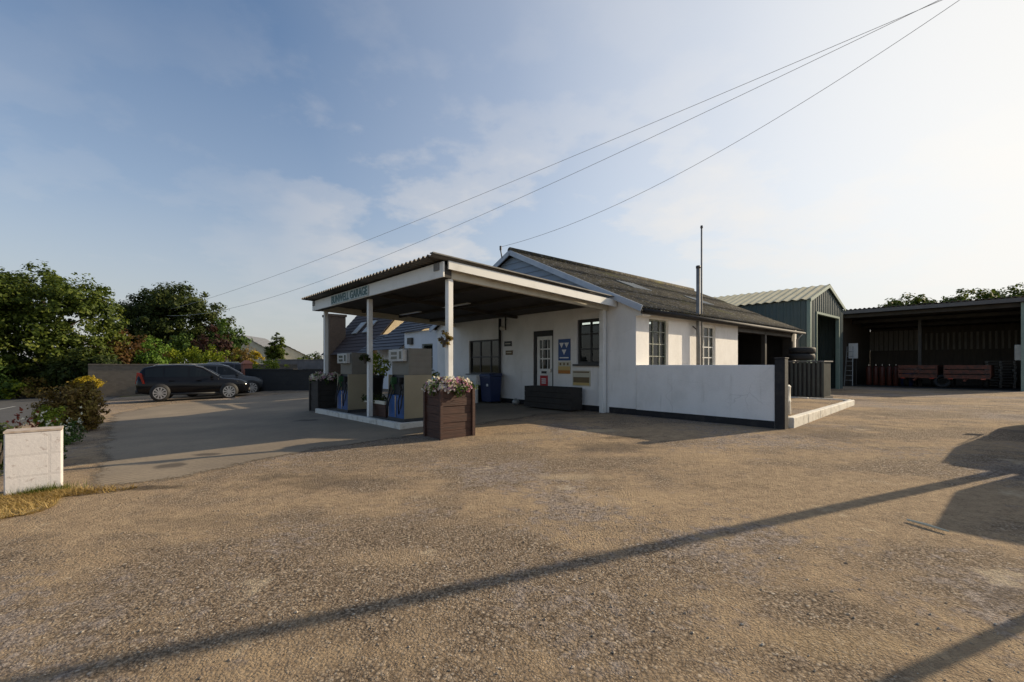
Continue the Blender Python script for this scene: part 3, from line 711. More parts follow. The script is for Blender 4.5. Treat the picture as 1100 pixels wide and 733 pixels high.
# ------------------------------------------------------------------ garage building
def window(parent, nm, x0, x1, z0, z1, y, fm, nx, nz, axis='x', bar=0.035, fw=0.055, sill=True, depth=0.07, glassm=None, side=-1):
    """frame with glazing bars set in the opening; outer face at y; depth into +side"""
    def bx(mb, u0, u1, w0, w1, c0, c1):
        w0, w1 = min(w0,w1), max(w0,w1)
        if axis == 'x': mb.box(u0,u1,w0,w1,c0,c1)
        else: mb.box(w0,w1,u0,u1,c0,c1)
    s = -side; f = MB(); e = 0.003
    bx(f, x0+e, x0+fw, y, y+s*depth, z0+e, z1-e); bx(f, x1-fw, x1-e, y, y+s*depth, z0+e, z1-e)
    bx(f, x0+fw, x1-fw, y, y+s*depth, z1-fw, z1-e); bx(f, x0+fw, x1-fw, y, y+s*depth, z0+e, z0+fw)
    for i in range(1,nx):
        u = x0+(x1-x0)*i/nx; bx(f, u-bar/2, u+bar/2, y+s*0.008, y+s*(depth-0.008), z0+fw, z1-fw)
    for j in range(1,nz):
        c = z0+(z1-z0)*j/nz; bx(f, x0+fw, x1-fw, y+s*0.012, y+s*(depth-0.012), c-bar/2, c+bar/2)
    wo = f.build('window', fm, parent)
    p = MB(); bx(p, x0+fw*0.5, x1-fw*0.5, y+s*depth*0.45, y+s*(depth*0.45+0.006), z0+fw*0.5, z1-fw*0.5)
    p.build('pane', glassm or M['glass'], wo)
    if sill:
        q = MB(); bx(q, x0-0.07, x1+0.07, y-s*0.16, y+s*0.01, z0-0.055, z0-0.002); q.build('sill', fm if sill is True else sill, wo, bevel=0.006)
    return wo

bx_, by_ = AB(0,0)
gar = thing('garage_building', 'low white rendered garage with mossy corrugated roof and blue gable', 'garage', (bx_,by_,0), TH)
XL, XR, EAV, RZ, RX = -8.1, 0.95, 2.70, 4.78, -3.57
LEN = 11.4; WT = 0.24
WB = 5.9     # solid side wall ends here, open bay beyond
fw_holes = [(-6.0,-4.25,0.92,2.1), (-2.68,-1.84,0.12,2.26), (-0.95,-0.06,1.26,2.48)]
mb = MB()
wall_mesh(mb, XL, XR, -0.3, EAV-0.02, 0, WT, fw_holes)
wall_mesh(mb, WT, WB, -0.3, EAV-0.06, XR-WT, XR, [(0.58,1.52,1.14,2.42), (3.32,4.28,1.14,2.40)], axis='y')
wall_mesh(mb, WT, LEN, -0.3, EAV-0.06, XL, XL+WT, [], axis='y')
wall_mesh(mb, XL, XR, -0.3, EAV-0.02, LEN, LEN+0.2, [])
mb.build('wall', M['white_wall'], gar, fixn=True)
gw = MB(); gw.prism([(XL+0.02,EAV-0.019),(XR-0.02,EAV-0.019),(XR-0.36,2.858),(XL+0.36,2.858)], 0.002, WT-0.002, 'y'); gw.build('gable_wall', M['white_wall'], gar)
pl = MB()
for a0, a1 in ((XL,-2.70),(-1.82,-0.02),(0.16,XR)): pl.box(a0, a1, -0.02, 0.004, -0.3, 0.15)
pl.build('plinth', M['plinth'], gar)
# gable cladding
gb = MB(); n = 9
for k in range(n):
    z0 = 2.86+(RZ-2.96)*k/n; z1 = 2.86+(RZ-2.96)*(k+1)/n
    def half(z): return max(0.02, (4.52)*(1-(z-EAV)/(RZ-EAV)) - 0.05)
    h0, h1 = half(z0), half(z1)
    gb.hexa([(RX-h0,-0.03,z0),(RX+h0,-0.03,z0),(RX+h0,0.06,z0),(RX-h0,0.06,z0),(RX-h1,-0.005,z1),(RX+h1,-0.005,z1),(RX+h1,0.06,z1),(RX-h1,0.06,z1)])
gb.build('gable_cladding', M['blue_clad'], gar)
hw = XR+0.28-RX; dz = (RZ-EAV)/(XR-RX)*hw
rf = MB()
for s in (-1,1):
    e0 = Vector((RX+s*hw, -0.16, RZ-dz+0.05)); r0 = Vector((RX, -0.16, RZ+0.05)); L = Vector((0, LEN+0.4, 0))
    st = 3
    for k in range(st):       # three overlapping courses of sheeting
        f0, f1 = k/st, min(1, (k+1)/st+0.012)
        up = Vector((0,0,0.012*k))
        A_ = e0.lerp(r0, f0)+up+Vector((0,0,0.01)); B_ = e0.lerp(r0, f1)+up
        corrugated(rf, A_, A_+L, B_, B_+L, 78, 0.022, 6, 3, 0.010)
roof = rf.build('roof', M['moss_roof'], gar, smooth=True, fixn=False)
rc = MB(); rc.tube([(RX,-0.18,RZ+0.085),(RX,LEN+0.26,RZ+0.085)], 0.11, 10); rc.build('ridge_cap', M['moss_roof'], roof, smooth=True)
vl = MB()
for s in (-1,1): vl.bar((RX+s*hw*1.0,-0.19,RZ-dz+0.02), (RX,-0.19,RZ+0.02), 0.03, 0.15)
vl.build('bargeboard', mat('blue_white_bargeboard', (0.45,0.50,0.56), (0.33,0.38,0.45), 0.5), gar)
rl = MB(); corrugated(rl, Vector((RX+hw*0.52,2.9,RZ-dz*0.52+0.09)), Vector((RX+hw*0.52,4.0,RZ-dz*0.52+0.09)), Vector((RX+hw*0.36,2.9,RZ-dz*0.36+0.09)), Vector((RX+hw*0.36,4.0,RZ-dz*0.36+0.09)), 7, 0.022)
rl.build('rooflight', mat('dusty_rooflight', (0.36,0.36,0.33),(0.25,0.25,0.22),0.5), gar, fixn=False)
rl = MB(); corrugated(rl, Vector((RX+hw*0.62,6.6,RZ-dz*0.62+0.09)), Vector((RX+hw*0.62,7.5,RZ-dz*0.62+0.09)), Vector((RX+hw*0.46,6.6,RZ-dz*0.46+0.09)), Vector((RX+hw*0.46,7.5,RZ-dz*0.46+0.09)), 6, 0.022)
rl.build('rooflight', bpy.data.materials['dusty_rooflight'], gar, fixn=False)
ez = RZ-dz
gt = MB(); gt.tube([(XR+0.30,-0.1,ez-0.02),(XR+0.30,LEN+0.2,ez-0.05)], 0.05, 8); gt.build('gutter', M['plinth'], gar, smooth=True)
fa = MB(); fa.box(XR+0.2,XR+0.235,-0.1,LEN+0.2,ez-0.10,ez+0.02); fa.build('fascia', M['dark_metal'], gar)
# small corbel at the corner
cbm = MB(); cbm.box(XR-0.02,XR+0.2,-0.03,0.34,EAV-0.26,EAV-0.12); cbm.build('corbel', M['white_paint'], gar, bevel=0.01)
# front windows and door
window(gar, 'w', *fw_holes[0][:2], 0.92, 2.1, 0.06, M['dark_frame'], 3, 2, sill=True, bar=0.045)
window(gar, 'w', *fw_holes[2][:2], 1.26, 2.48, 0.06, M['dark_frame'], 2, 3, sill=True, bar=0.045, fw=0.07)
window(gar, 'w', 0.58, 1.52, 1.14, 2.42, XR-0.07, M['green_frame'], 3, 4, axis='y', sill=M['grey_metal'], bar=0.025, fw=0.04, side=1)
window(gar, 'w', 3.32, 4.28, 1.14, 2.40, XR-0.05, M['white_paint'], 3, 4, axis='y', sill=M['white_paint'], bar=0.028, fw=0.045, side=1)
df = MB()
df.box(-2.675,-2.575,0.02,0.14,0.125,2.255); df.box(-1.90,-1.845,0.02,0.14,0.125,2.255); df.box(-2.575,-1.90,0.02,0.14,2.10,2.255)
dr = MB()
d0, d1, y0, y1 = -2.565, -1.91, 0.05, 0.095
dr.box(d0,d0+0.11,y0,y1,0.13,2.09); dr.box(d1-0.11,d1,y0,y1,0.13,2.09)
dr.box(d0+0.11,d1-0.11,y0,y1,1.98,2.09); dr.box(d0+0.11,d1-0.11,y0,y1,0.13,1.12)
for z in (1.40,1.69): dr.box(d0+0.11,d1-0.11,y0+0.01,y1-0.01,z,z+0.035)
for xx in (-2.34,-2.13): dr.box(xx-0.011,xx+0.011,y0+0.012,y1-0.012,1.12,1.98)
door = dr.build('door', M['white_paint'], gar)
df.build('door_frame', M['black_paint'], door)
pp = MB(); pp.box(d0+0.10,d1-0.10,0.072,0.078,1.11,1.99); pp.build('pane', M['glass'], door)
hd = MB(); hd.box(d1-0.08,d1-0.04,0.0,0.045,1.02,1.12); hd.build('handle', M['chrome'], door)
lb = MB(); lb.box(-2.36,-2.16,0.03,0.048,0.98,1.05); lb.build('letter_plate', M['black_paint'], door)
sp_ = MB(); sp_.box(-2.75,-1.75,-0.32,-0.025,-0.1,0.11); sp_.build('doorstep', M['concrete_floor'], gar, bevel=0.01)
# inside
inn = MB(); inn.box(XL+WT+0.01,XR-WT-0.01,WT+0.01,LEN-0.01,0.02,0.05); inn.build('floor', M['concrete_floor'], gar)
pt = MB(); wall_mesh(pt, XL+WT+0.02, XR-WT-0.02, 0.05, EAV-0.1, 4.9, 5.0, []); pt.build('partition', M['interior'], gar)
ce = MB(); ce.box(XL+WT+0.02,XR-WT-0.02,WT+0.02,4.88,EAV-0.12,EAV-0.08); ce.build('ceiling', M['interior'], gar)
for yy in (1.3,2.6):
    tb = MB(); tb.box(-2.0,-0.2,yy-0.04,yy+0.04,2.48,2.53); tb.build('strip_light', M['tube_light'], gar)
sh = MB()
for z in (0.5,1.0,1.5,1.9): sh.box(-7.6,-0.6,4.4,4.85,z,z+0.03)
for i in range(70):
    xx = random.uniform(-7.5,-0.7); z = random.choice((0.53,1.03,1.53)); h = random.uniform(0.1,0.36); ww = random.uniform(0.06,0.2)
    sh.box(xx,xx+ww,4.45,4.75,z+0.001,z+h)
sh.build('shelving', M['paper'], gar)
# plants on inside sill are seen through the right window
p_, n_ = crown_points([(-0.5,0.34,1.42,0.42,0.06,0.14)], 24, 40, 0.1, 0.2)
leaf_mesh('sill_plants', p_, n_, 0.07, M['leaf_dark'], gar)
# open bay: near-black lining painting in its shade, then the fittings
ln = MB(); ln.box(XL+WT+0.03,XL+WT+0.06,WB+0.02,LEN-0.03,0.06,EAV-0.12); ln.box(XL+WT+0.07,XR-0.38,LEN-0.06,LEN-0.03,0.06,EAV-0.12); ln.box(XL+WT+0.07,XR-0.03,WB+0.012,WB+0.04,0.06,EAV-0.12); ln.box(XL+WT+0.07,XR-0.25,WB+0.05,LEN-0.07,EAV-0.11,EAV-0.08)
ln.build('bay_shade_lining', M['interior_dark'], gar)
ep = MB(); ep.box(XR-0.35, XR, LEN-0.35, LEN-0.01, -0.3, EAV-0.1); ep.build('end_pier', M['wood_dark'], gar)
bay = MB(); bay.box(XR-0.16,XR-0.02,8.3,8.45,-0.2,EAV-0.1); bay.box(XR-0.22,XR-0.02,WB,LEN-0.36,EAV-0.35,EAV-0.10); bay.build('bay_post', M['dark_metal'], gar)
dp = MB(); dp.tube([(XR+0.30,LEN-0.05,ez-0.05),(XR+0.1,LEN-0.05,ez-0.3),(XR+0.1,LEN-0.05,0.0)], 0.04, 8); dp.build('downpipe', M['galv'], gar, smooth=True)
dp = MB(); dp.tube([(-4.18,-0.075,2.75),(-4.18,-0.075,0.0)], 0.045, 8); dp.build('downpipe', M['black_paint'], gar, smooth=True)
# mossy capped verge bracket for the overhead cable
br_ = MB(); br_.tube([(RX-0.35,-0.2,RZ-0.1),(RX-0.35,-0.26,RZ+0.15)], 0.02, 6); br_.tube([(RX-0.35,-0.26,RZ+0.15),(RX-0.35,-0.26,RZ+0.28)], 0.035, 8); br_.build('cable_bracket', M['dark_metal'], gar)

# workshop clutter in the open bay
wb = thing('workbench', 'dark workbench standing inside the open bay of the garage', 'workbench', (*AB(-0.9,9.6),0.05), TH)
q = MB(); q.box(-0.35,0.35,-1.1,1.1,0.82,0.9); q.build('worktop', M['wood_dark'], wb)
for sx in (-0.3,0.3):
    for sy in (-1.0,1.0):
        q = MB(); q.box(sx-0.04,sx+0.04,sy-0.04,sy+0.04,0,0.82); q.build('leg', M['dark_metal'], wb)

# ------------------------------------------------------------------ canopy
can = thing('forecourt_canopy', 'flat white edged forecourt canopy with corrugated roof over the fuel pumps', 'canopy', (bx_,by_,0), TH)
cL, cR, cF = -6.95, 0.26, -5.12
zF, zB = 3.20, 2.92
def zr(b): return zF + (zB-zF)*(b-cF)/(-0.05-cF)
ro = MB()
corrugated(ro, (cL-0.15,cF-0.28,zr(cF-0.28)), (cR+0.05,cF-0.28,zr(cF-0.28)), (cL-0.15,-0.06,zr(-0.06)), (cR+0.05,-0.06,zr(-0.06)), 46, 0.026, 8, 6, 0.008)
ro.build('roof_sheet', M['tin_roof'], can, smooth=True, fixn=False)
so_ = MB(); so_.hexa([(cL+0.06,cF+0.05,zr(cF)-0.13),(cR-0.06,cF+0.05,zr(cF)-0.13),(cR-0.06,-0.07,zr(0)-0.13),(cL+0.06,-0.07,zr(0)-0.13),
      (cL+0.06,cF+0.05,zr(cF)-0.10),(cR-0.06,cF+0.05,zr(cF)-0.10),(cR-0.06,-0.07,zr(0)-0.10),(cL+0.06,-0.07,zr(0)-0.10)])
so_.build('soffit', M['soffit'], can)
fb = MB(); fb.box(cL,cR-0.03,cF,cF+0.035,zF-0.34,zF-0.055); fb.build('fascia_board', M['white_paint'], can, bevel=0.004)
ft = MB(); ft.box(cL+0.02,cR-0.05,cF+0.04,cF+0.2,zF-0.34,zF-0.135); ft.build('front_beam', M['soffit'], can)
sb = MB()
sb.hexa([(cR-0.028,cF+0.1,zr(cF)-0.19),(cR+0.01,cF+0.1,zr(cF)-0.19),(cR+0.16,-0.05,zr(0)-0.21),(cR+0.122,-0.05,zr(0)-0.21),
         (cR-0.028,cF+0.1,zr(cF)-0.035),(cR+0.01,cF+0.1,zr(cF)-0.035),(cR+0.16,-0.05,zr(0)-0.035),(cR+0.122,-0.05,zr(0)-0.035)])
sb.build('side_board', M['white_paint'], can)
cap = MB(); cap.hexa([(cR-0.06,cF-0.26,zr(cF-.26)+0.028),(cR+0.05,cF-0.26,zr(cF-.26)+0.028),(cR+0.20,-0.05,zr(0)+0.022),(cR+0.09,-0.05,zr(0)+0.022),
         (cR-0.06,cF-0.26,zr(cF-.26)+0.05),(cR+0.05,cF-0.26,zr(cF-.26)+0.05),(cR+0.20,-0.05,zr(0)+0.044),(cR+0.09,-0.05,zr(0)+0.044)])
cap.build('edge_flashing', M['grey_metal'], can)
def beam(x, w=0.09, h=0.2, m=M['cream_paint'], nm='side_beam', drop=0.135):
    b = MB(); b.hexa([(x-w/2,cF+0.21,zr(cF)-drop-h),(x+w/2,cF+0.21,zr(cF)-drop-h),(x+w/2,-0.03,zr(0)-drop-h*0.7),(x-w/2,-0.03,zr(0)-drop-h*0.7),
                      (x-w/2,cF+0.21,zr(cF)-drop),(x+w/2,cF+0.21,zr(cF)-drop),(x+w/2,-0.03,zr(0)-drop),(x-w/2,-0.03,zr(0)-drop)])
    return b.build(nm, m, can)
beam(0.10); beam(-6.86); beam(-3.4, 0.08, 0.12, M['soffit'])
for b0 in (-3.6,-2.3,-1.1):
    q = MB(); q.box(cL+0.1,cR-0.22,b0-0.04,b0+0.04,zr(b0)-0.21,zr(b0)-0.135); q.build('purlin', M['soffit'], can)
for a0, b0 in ((0.10,-4.9),(-3.4,-4.9),(-6.85,-4.75)):
    zg = g(*AB(a0,b0)); q = MB(); q.box(a0-0.055,a0+0.055,b0-0.055,b0+0.055,zg-0.1,zF-0.345); q.build('post', M['white_paint'], can, bevel=0.008)
q = MB(); q.box(-0.03,0.10,-0.19,-0.06,-0.1,2.66); q.build('post', M['white_paint'], can, bevel=0.008)
for a0 in (-2.9,-5.4):
    q = MB(); q.box(a0-0.6,a0+0.6,-2.75,-2.63,zr(-2.7)-0.235,zr(-2.7)-0.212-0.002); q.build('strip_light', M['lamp_glow'], can)
for a0 in (0.02,-6.8):
    q = MB(); q.box(a0-0.09,a0+0.09,cF-0.02,cF-0.001,zF-0.2,zF-0.06); q.build('fascia_bracket', M['grey_metal'], can)

sg = thing('name_sign', 'pale blue name board lettered in teal on the canopy front', 'sign', (*AB(-4.15,cF-0.012),zF-0.205), TH)
q = MB(); q.box(-1.2,1.2,-0.012,0.01,-0.115,0.125); q.build('board', M['sign_pale'], sg)
text_mesh('lettering', 'BUNWELL GARAGE', 0.27, M['sign_teal'], sg, (0,-0.016,0.0), 0.98, bold=0.006)

# ------------------------------------------------------------------ signs and lamps on the front wall
def panel(name, label, cat, a0, a1, z0, z1, b=-0.004, th=0.02, m=None, group=None):
    t = thing(name, label, cat, (*AB((a0+a1)/2, b), (z0+z1)/2), TH, group)
    w_, h_ = (a1-a0)/2, (z1-z0)/2
    q = MB(); q.box(-w_,w_,-th,0,-h_,h_); q.build('board', m, t, bevel=0.002)
    return t, w_, h_
t, w_, h_ = panel('testing_station_sign', 'blue square sign with three white triangles beside the white door', 'sign', -1.62,-1.17,1.36,1.97, m=M['sign_blue'])
q = MB()
for cx, cz in ((-0.095,0.14),(0.095,0.14),(0.0,-0.055)):
    q.prism([(cx-0.085,cz+0.06),(cx+0.085,cz+0.06),(cx,cz-0.085)][::-1], -0.026,-0.021)
q.build('triangle_symbol', M['sign_white'], t)
q = MB(); q.box(-0.17,0.17,-0.025,-0.021,-0.24,-0.21); q.build('white_rule', M['sign_white'], t)
t, w_, h_ = panel('price_sign', 'small yellow and orange sign below the blue triangle sign', 'sign', -1.63,-1.16,0.98,1.33, m=M['sign_cream'])
q = MB(); q.box(-w_+0.01,w_-0.01,-0.025,-0.021,-h_+0.01,-0.07); q.build('orange_band', M['sign_orange'], t)
q = MB(); q.box(-w_+0.01,w_-0.01,-0.025,-0.021,-0.068,0.04); q.build('yellow_band', M['sign_yellow'], t)
for i in range(3): q = MB(); q.box(-0.17+i*0.14,-0.11+i*0.14,-0.025,-0.021,0.07,0.14); q.build('brown_mark', M['sign_brown'], t)
t, w_, h_ = panel('notice_board', 'cream and brown banded notice under the right front window', 'sign', -1.08,-0.46,0.66,1.08, m=M['sign_cream'])
for z0, z1 in ((0.15,0.185),(-0.12,0.03)): q = MB(); q.box(-w_+0.03,w_-0.03,-0.025,-0.021,z0,z1); q.build('brown_band', M['sign_brown'], t)
q = MB(); q.box(-w_+0.03,w_-0.03,-0.025,-0.021,-0.19,-0.122); q.build('yellow_band', M['sign_yellow'], t)
t, w_, h_ = panel('wall_plaque', 'dark upper plaque on the wall right of the black downpipe', 'sign', -4.02,-3.66,1.84,2.0, m=M['dark_frame'])
q = MB(); q.box(-0.13,0.13,-0.024,-0.021,-0.012,0.012); q.build('pale_line', M['sign_cream'], t)
t, w_, h_ = panel('wall_plaque', 'small brown lower plaque under the dark plaque by the downpipe', 'sign', -3.95,-3.62,1.56,1.70, m=M['sign_brown'])
q = MB(); q.box(-0.12,0.12,-0.024,-0.021,-0.01,0.02); q.build('pale_line', M['sign_cream'], t)
t, w_, h_ = panel('door_notice', 'red notice fixed low on the white garage door', 'sign', -2.42,-2.10,0.55,0.92, b=0.046, th=0.012, m=M['red'])
q = MB()
for z in (0.08,0.02,-0.04): q.box(-0.09,0.09,-0.016,-0.013,z-0.016,z+0.016)
q.build('white_mark', M['sign_white'], t)
t = thing('wall_lamp', 'round white lamp on a black bracket at the canopy edge', 'lamp', (*AB(-3.95,-0.01),2.42), TH)
q = MB(); q.bar((0,0,0.35),(0.28,-0.25,0.1),0.03,0.05); q.build('arm', M['black_paint'], t)
q = MB(); q.bar((0,-0.01,-0.05),(0,-0.01,0.4),0.06,0.02); q.build('back_plate', M['black_paint'], t)
q = MB(); q.lathe([(0.02,-0.08),(0.075,-0.05),(0.09,0.0),(0.07,0.05),(0.02,0.07)], (-0.02,-0.14,0.0), 12); q.build('lamp_globe', M['lamp_glow'], t, smooth=True)

# ------------------------------------------------------------------ things along the front wall
t = thing('wooden_trough', 'long low black trough on the ground by the white door', 'trough', (*AB(-1.48,-0.42),0), TH)
q = MB()
for k in range(4): q.box(-0.88,0.88,-0.24,-0.215,0.04+0.15*k,0.18+0.15*k); q.box(-0.88,0.88,0.215,0.24,0.04+0.15*k,0.18+0.15*k)
q.build('side_boards', M['wood_dark'], t)
for s in (-1,1): q = MB(); q.box(s*0.87-0.015,s*0.87+0.015,-0.214,0.214,0.04,0.63); q.build('end_board', M['wood_dark'], t)
q = MB(); q.box(-0.85,0.85,-0.21,0.21,0.05,0.56); q.build('soil', M['soil'], t)
t = thing('wheelie_bin', 'dark blue plastic bin against the wall under the left window', 'bin', (*AB(-4.22,-0.42),0), TH)
t.scale = (0.78,0.8,1.0)
q = MB(); q.hexa([(-0.3,-0.25,0.05),(0.3,-0.25,0.05),(0.3,0.25,0.05),(-0.3,0.25,0.05),(-0.36,-0.32,0.86),(0.36,-0.32,0.86),(0.36,0.30,0.86),(-0.36,0.30,0.86)]); q.build('body', M['bin_blue'], t, bevel=0.03)
q = MB(); q.hexa([(-0.38,-0.35,0.862),(0.38,-0.35,0.862),(0.38,0.34,0.862),(-0.38,0.34,0.862),(-0.34,-0.3,0.94),(0.34,-0.3,0.94),(0.34,0.32,0.97),(-0.34,0.32,0.97)]); q.build('lid', M['bin_blue'], t, bevel=0.02)
q = MB(); q.box(0.08,0.2,-0.30,-0.285,0.55,0.72); q.build('sticker', M['sign_white'], t)
for s in (-1,1):
    q = MB(); q.lathe([(0.05,-0.03),(0.1,-0.03),(0.1,0.03),(0.05,0.03)], (s*0.26,0.25,0.1), 14, 'y'); q.build('wheel', M['tyre'], t)
t = thing('white_table', 'small white table standing left of the blue bin', 'table', (*AB(-5.02,-0.5),0), TH)
q = MB(); q.box(-0.55,0.52,-0.3,0.3,0.70,0.90); q.build('tabletop', M['white_paint'], t, bevel=0.01)
for sx in (-0.5,0.47):
    for sy in (-0.26,0.26):
        q = MB(); q.box(sx-0.045,sx+0.045,sy-0.035,sy+0.035,0,0.70); q.build('leg', M['white_paint'], t)
t = thing('dark_void_box', 'added black box filling the dark void under the small white table', 'crate', (*AB(-5.06,-0.45),0), TH)  # black box gives the dark void under the table a solid shape
q = MB(); q.hexa([(-0.36,-0.2,0.0),(0.36,-0.2,0.0),(0.36,0.2,0.0),(-0.36,0.2,0.0),(-0.40,-0.23,0.5),(0.40,-0.23,0.5),(0.40,0.23,0.5),(-0.40,0.23,0.5)]); q.build('body', M['black_paint'], t, bevel=0.02)
q = MB(); q.box(-0.42,0.42,-0.25,0.25,0.502,0.55); q.build('lid', M['dark_frame'], t, bevel=0.015)
t = thing('stone_ornament', 'small pale round stone beside the garage doorstep', 'stone', (*AB(-3.12,-0.32),0), TH)
q = MB(); q.lathe([(0.05,0),(0.11,0.04),(0.12,0.1),(0.08,0.17),(0.02,0.2)], (0,0,0), 12); q.build('boulder', M['galv'], t, smooth=True)

# ------------------------------------------------------------------ low wall, end post, raised bed, flue
t = thing('low_wall', 'low white rendered wall with black base beside the garage corner', 'wall', (bx_,by_,0), TH)
q = MB(); q.box(XR+0.002,4.08,0.0,0.2,-0.3,1.235); q.build('wall', M['white_wall'], t, bevel=0.012)
q = MB(); q.box(XR+0.012,4.075,-0.016,-0.002,-0.3,0.14); q.build('plinth', M['plinth'], t)
t = thing('gate_post', 'square black post at the end of the low white wall', 'post', (*AB(4.175,0.06),0), TH)
q = MB(); q.box(-0.09,0.09,-0.09,0.11,-0.3,1.35); q.build('shaft', M['plinth'], t, bevel=0.015)
q = MB(); q.box(-0.10,0.10,-0.10,0.12,1.352,1.38); q.build('cap', M['plinth'], t, bevel=0.008)
t = thing('raised_bed', 'white painted concrete kerb round a bare bed behind the black post', 'flower bed', (bx_,by_,0), TH)
q = MB()
ks = [(4.30+0.0*i, 0.35+i*1.22) for i in range(6)]
for i in range(6):
    b0 = 0.30+i*1.2; k0, k1 = 4.17-0.09*i, 4.08-0.09*i; zt = 0.205-0.008*i; q.hexa([(k0,b0,-0.2),(k0+0.15,b0,-0.2),(k1+0.15,b0+1.19,-0.2),(k1,b0+1.19,-0.2),(k0,b0,zt),(k0+0.15,b0,zt),(k1+0.15,b0+1.19,zt-0.006),(k1,b0+1.19,zt-0.006)])
for i in range(2): q.box(1.4+1.14*i,2.52+1.14*i,7.5,7.65,-0.2,0.16)
q.build('kerb', M['kerb_white'], t, bevel=0.02)
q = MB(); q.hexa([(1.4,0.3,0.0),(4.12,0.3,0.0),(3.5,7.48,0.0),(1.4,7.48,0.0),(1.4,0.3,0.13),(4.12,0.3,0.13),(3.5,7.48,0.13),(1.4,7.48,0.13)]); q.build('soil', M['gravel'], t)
t = thing('flue_pipe', 'thick grey flue pipe rising beside the sunlit garage wall', 'flue', (*AB(XR+0.16,2.86),0), TH)
q = MB(); q.tube([(0,0,0),(0,0,3.98)], 0.055, 12); q.build('pipe', M['grey_metal'], t, smooth=True)
q = MB(); q.lathe([(0.057,3.98),(0.064,3.985),(0.064,4.05),(0.05,4.06)], (0,0,0), 12); q.build('cowl', M['dark_metal'], t, smooth=True)
q = MB(); q.bar((-0.165,-0.0,2.35),(0.0,0,2.2),0.03,0.03); q.build('bracket', M['dark_metal'], t)
q = MB(); q.bar((-0.165,0,1.0),(0,0,1.0),0.03,0.03); q.build('bracket', M['dark_metal'], t)
t = thing('aerial_pole', 'thin tall metal pole standing beside the thicker flue pipe', 'pole', (*AB(XR+0.16,3.06),0), TH)
q = MB(); q.tube([(0,0,0),(0,0,5.16)], [0.030,0.024], 8); q.build('shaft', M['grey_metal'], t, smooth=True)
q = MB(); q.lathe([(0.03,5.16),(0.04,5.18),(0.03,5.24)], (0,0,0), 8); q.build('cap', M['dark_metal'], t)
t = thing('slatted_crate', 'grey slatted metal crate behind the black post by the green shed', 'crate', (10.75,16.6,0.0), TH)
q = MB()
for i in range(9):
    a = -0.55+1.1*i/8
    q.box(a-0.035,a+0.035,-0.5,-0.47,0.12,1.34); q.box(0.52,0.55,-0.5+1.0*i/8-0.03,-0.5+1.0*i/8+0.03,0.12,1.34) if 0 < i < 8 else None
q.build('slats', M['green_trim'] if False else mat('grey_green_slat', (0.07,0.078,0.07), (0.045,0.05,0.045), 0.6), t)
q = MB(); q.box(-0.60,0.60,-0.53,0.53,1.342,1.38); q.build('rim', M['grey_metal'], t)
q = MB(); q.box(-0.6,0.6,-0.52,0.52,0.0,0.118); q.build('base', M['dark_metal'], t)
q = MB(); q.box(-0.5,0.5,-0.42,0.45,0.12,1.3); q.build('load', M['black_paint'], t)
def tyre_mesh(mb, R0, w_, c):
    mb.lathe([(R0*0.55,-w_*0.4),(R0*0.75,-w_/2),(R0*0.95,-w_*0.42),(R0,-w_*0.2),(R0,w_*0.2),(R0*0.95,w_*0.42),(R0*0.75,w_/2),(R0*0.55,w_*0.4)], c, 24, cap=False)
for i, (dx, dy, zz, lab) in enumerate(((-0.28,0.0,1.52,'lower black tyre lying on top of the grey slatted crate'),(-0.22,0.05,1.755,'upper black tyre topping the pile on the slatted crate'))):
    q = MB(); tyre_mesh(q, 0.42, 0.23, (0,0,0)); tag(q.build('tyre', M['tyre'], None, (10.75+dx,16.6+dy,zz), 0, smooth=True), lab, 'tyre', 'tyres piled on the crate')
t = thing('oil_drum', 'pale stained drum standing behind the black gate post', 'drum', (*AB(3.65,1.6),0.13), TH)
q = MB(); q.lathe([(0.2,0),(0.21,0.02),(0.2,0.28),(0.215,0.3),(0.2,0.32),(0.2,0.6),(0.21,0.62),(0.18,0.66)], (0,0,0), 18); q.build('shell', M['kerb_white'], t, smooth=True)
q = MB(); q.lathe([(0.03,0.66),(0.03,0.7)], (0.08,0,0), 8); q.build('bung', M['dark_metal'], t)

# ------------------------------------------------------------------ pump island, pumps, planters
isl = thing('pump_island', 'raised pump island with a white painted kerb under the canopy', 'island', (bx_,by_,0), TH)
iz0 = g(*AB(-1.5,-5)) ; iz1 = g(*AB(-7.4,-5))
def iz(a): return iz0 + (iz1-iz0)*(a+1.5)/(-5.9)
def islab(mb, a0, a1, b0, b1, lo, hi):
    mb.hexa([(a0,b0,iz(a0)+lo),(a1,b0,iz(a1)+lo),(a1,b1,iz(a1)+lo),(a0,b1,iz(a0)+lo),(a0,b0,iz(a0)+hi),(a1,b0,iz(a1)+hi),(a1,b1,iz(a1)+hi),(a0,b1,iz(a0)+hi)])
q = MB()
for i in range(5): islab(q, -6.64+1.03*i, -5.63+1.03*i, -5.14, -5.02, -0.1, 0.13)
islab(q, -1.52,-1.40,-5.14,-3.9,-0.1,0.13)
q.build('kerb', M['kerb_white'], isl, bevel=0.012)
q = MB(); islab(q, -6.64,-1.52,-5.015,-3.9,-0.1,0.115); q.build('slab', M['concrete_floor'], isl)

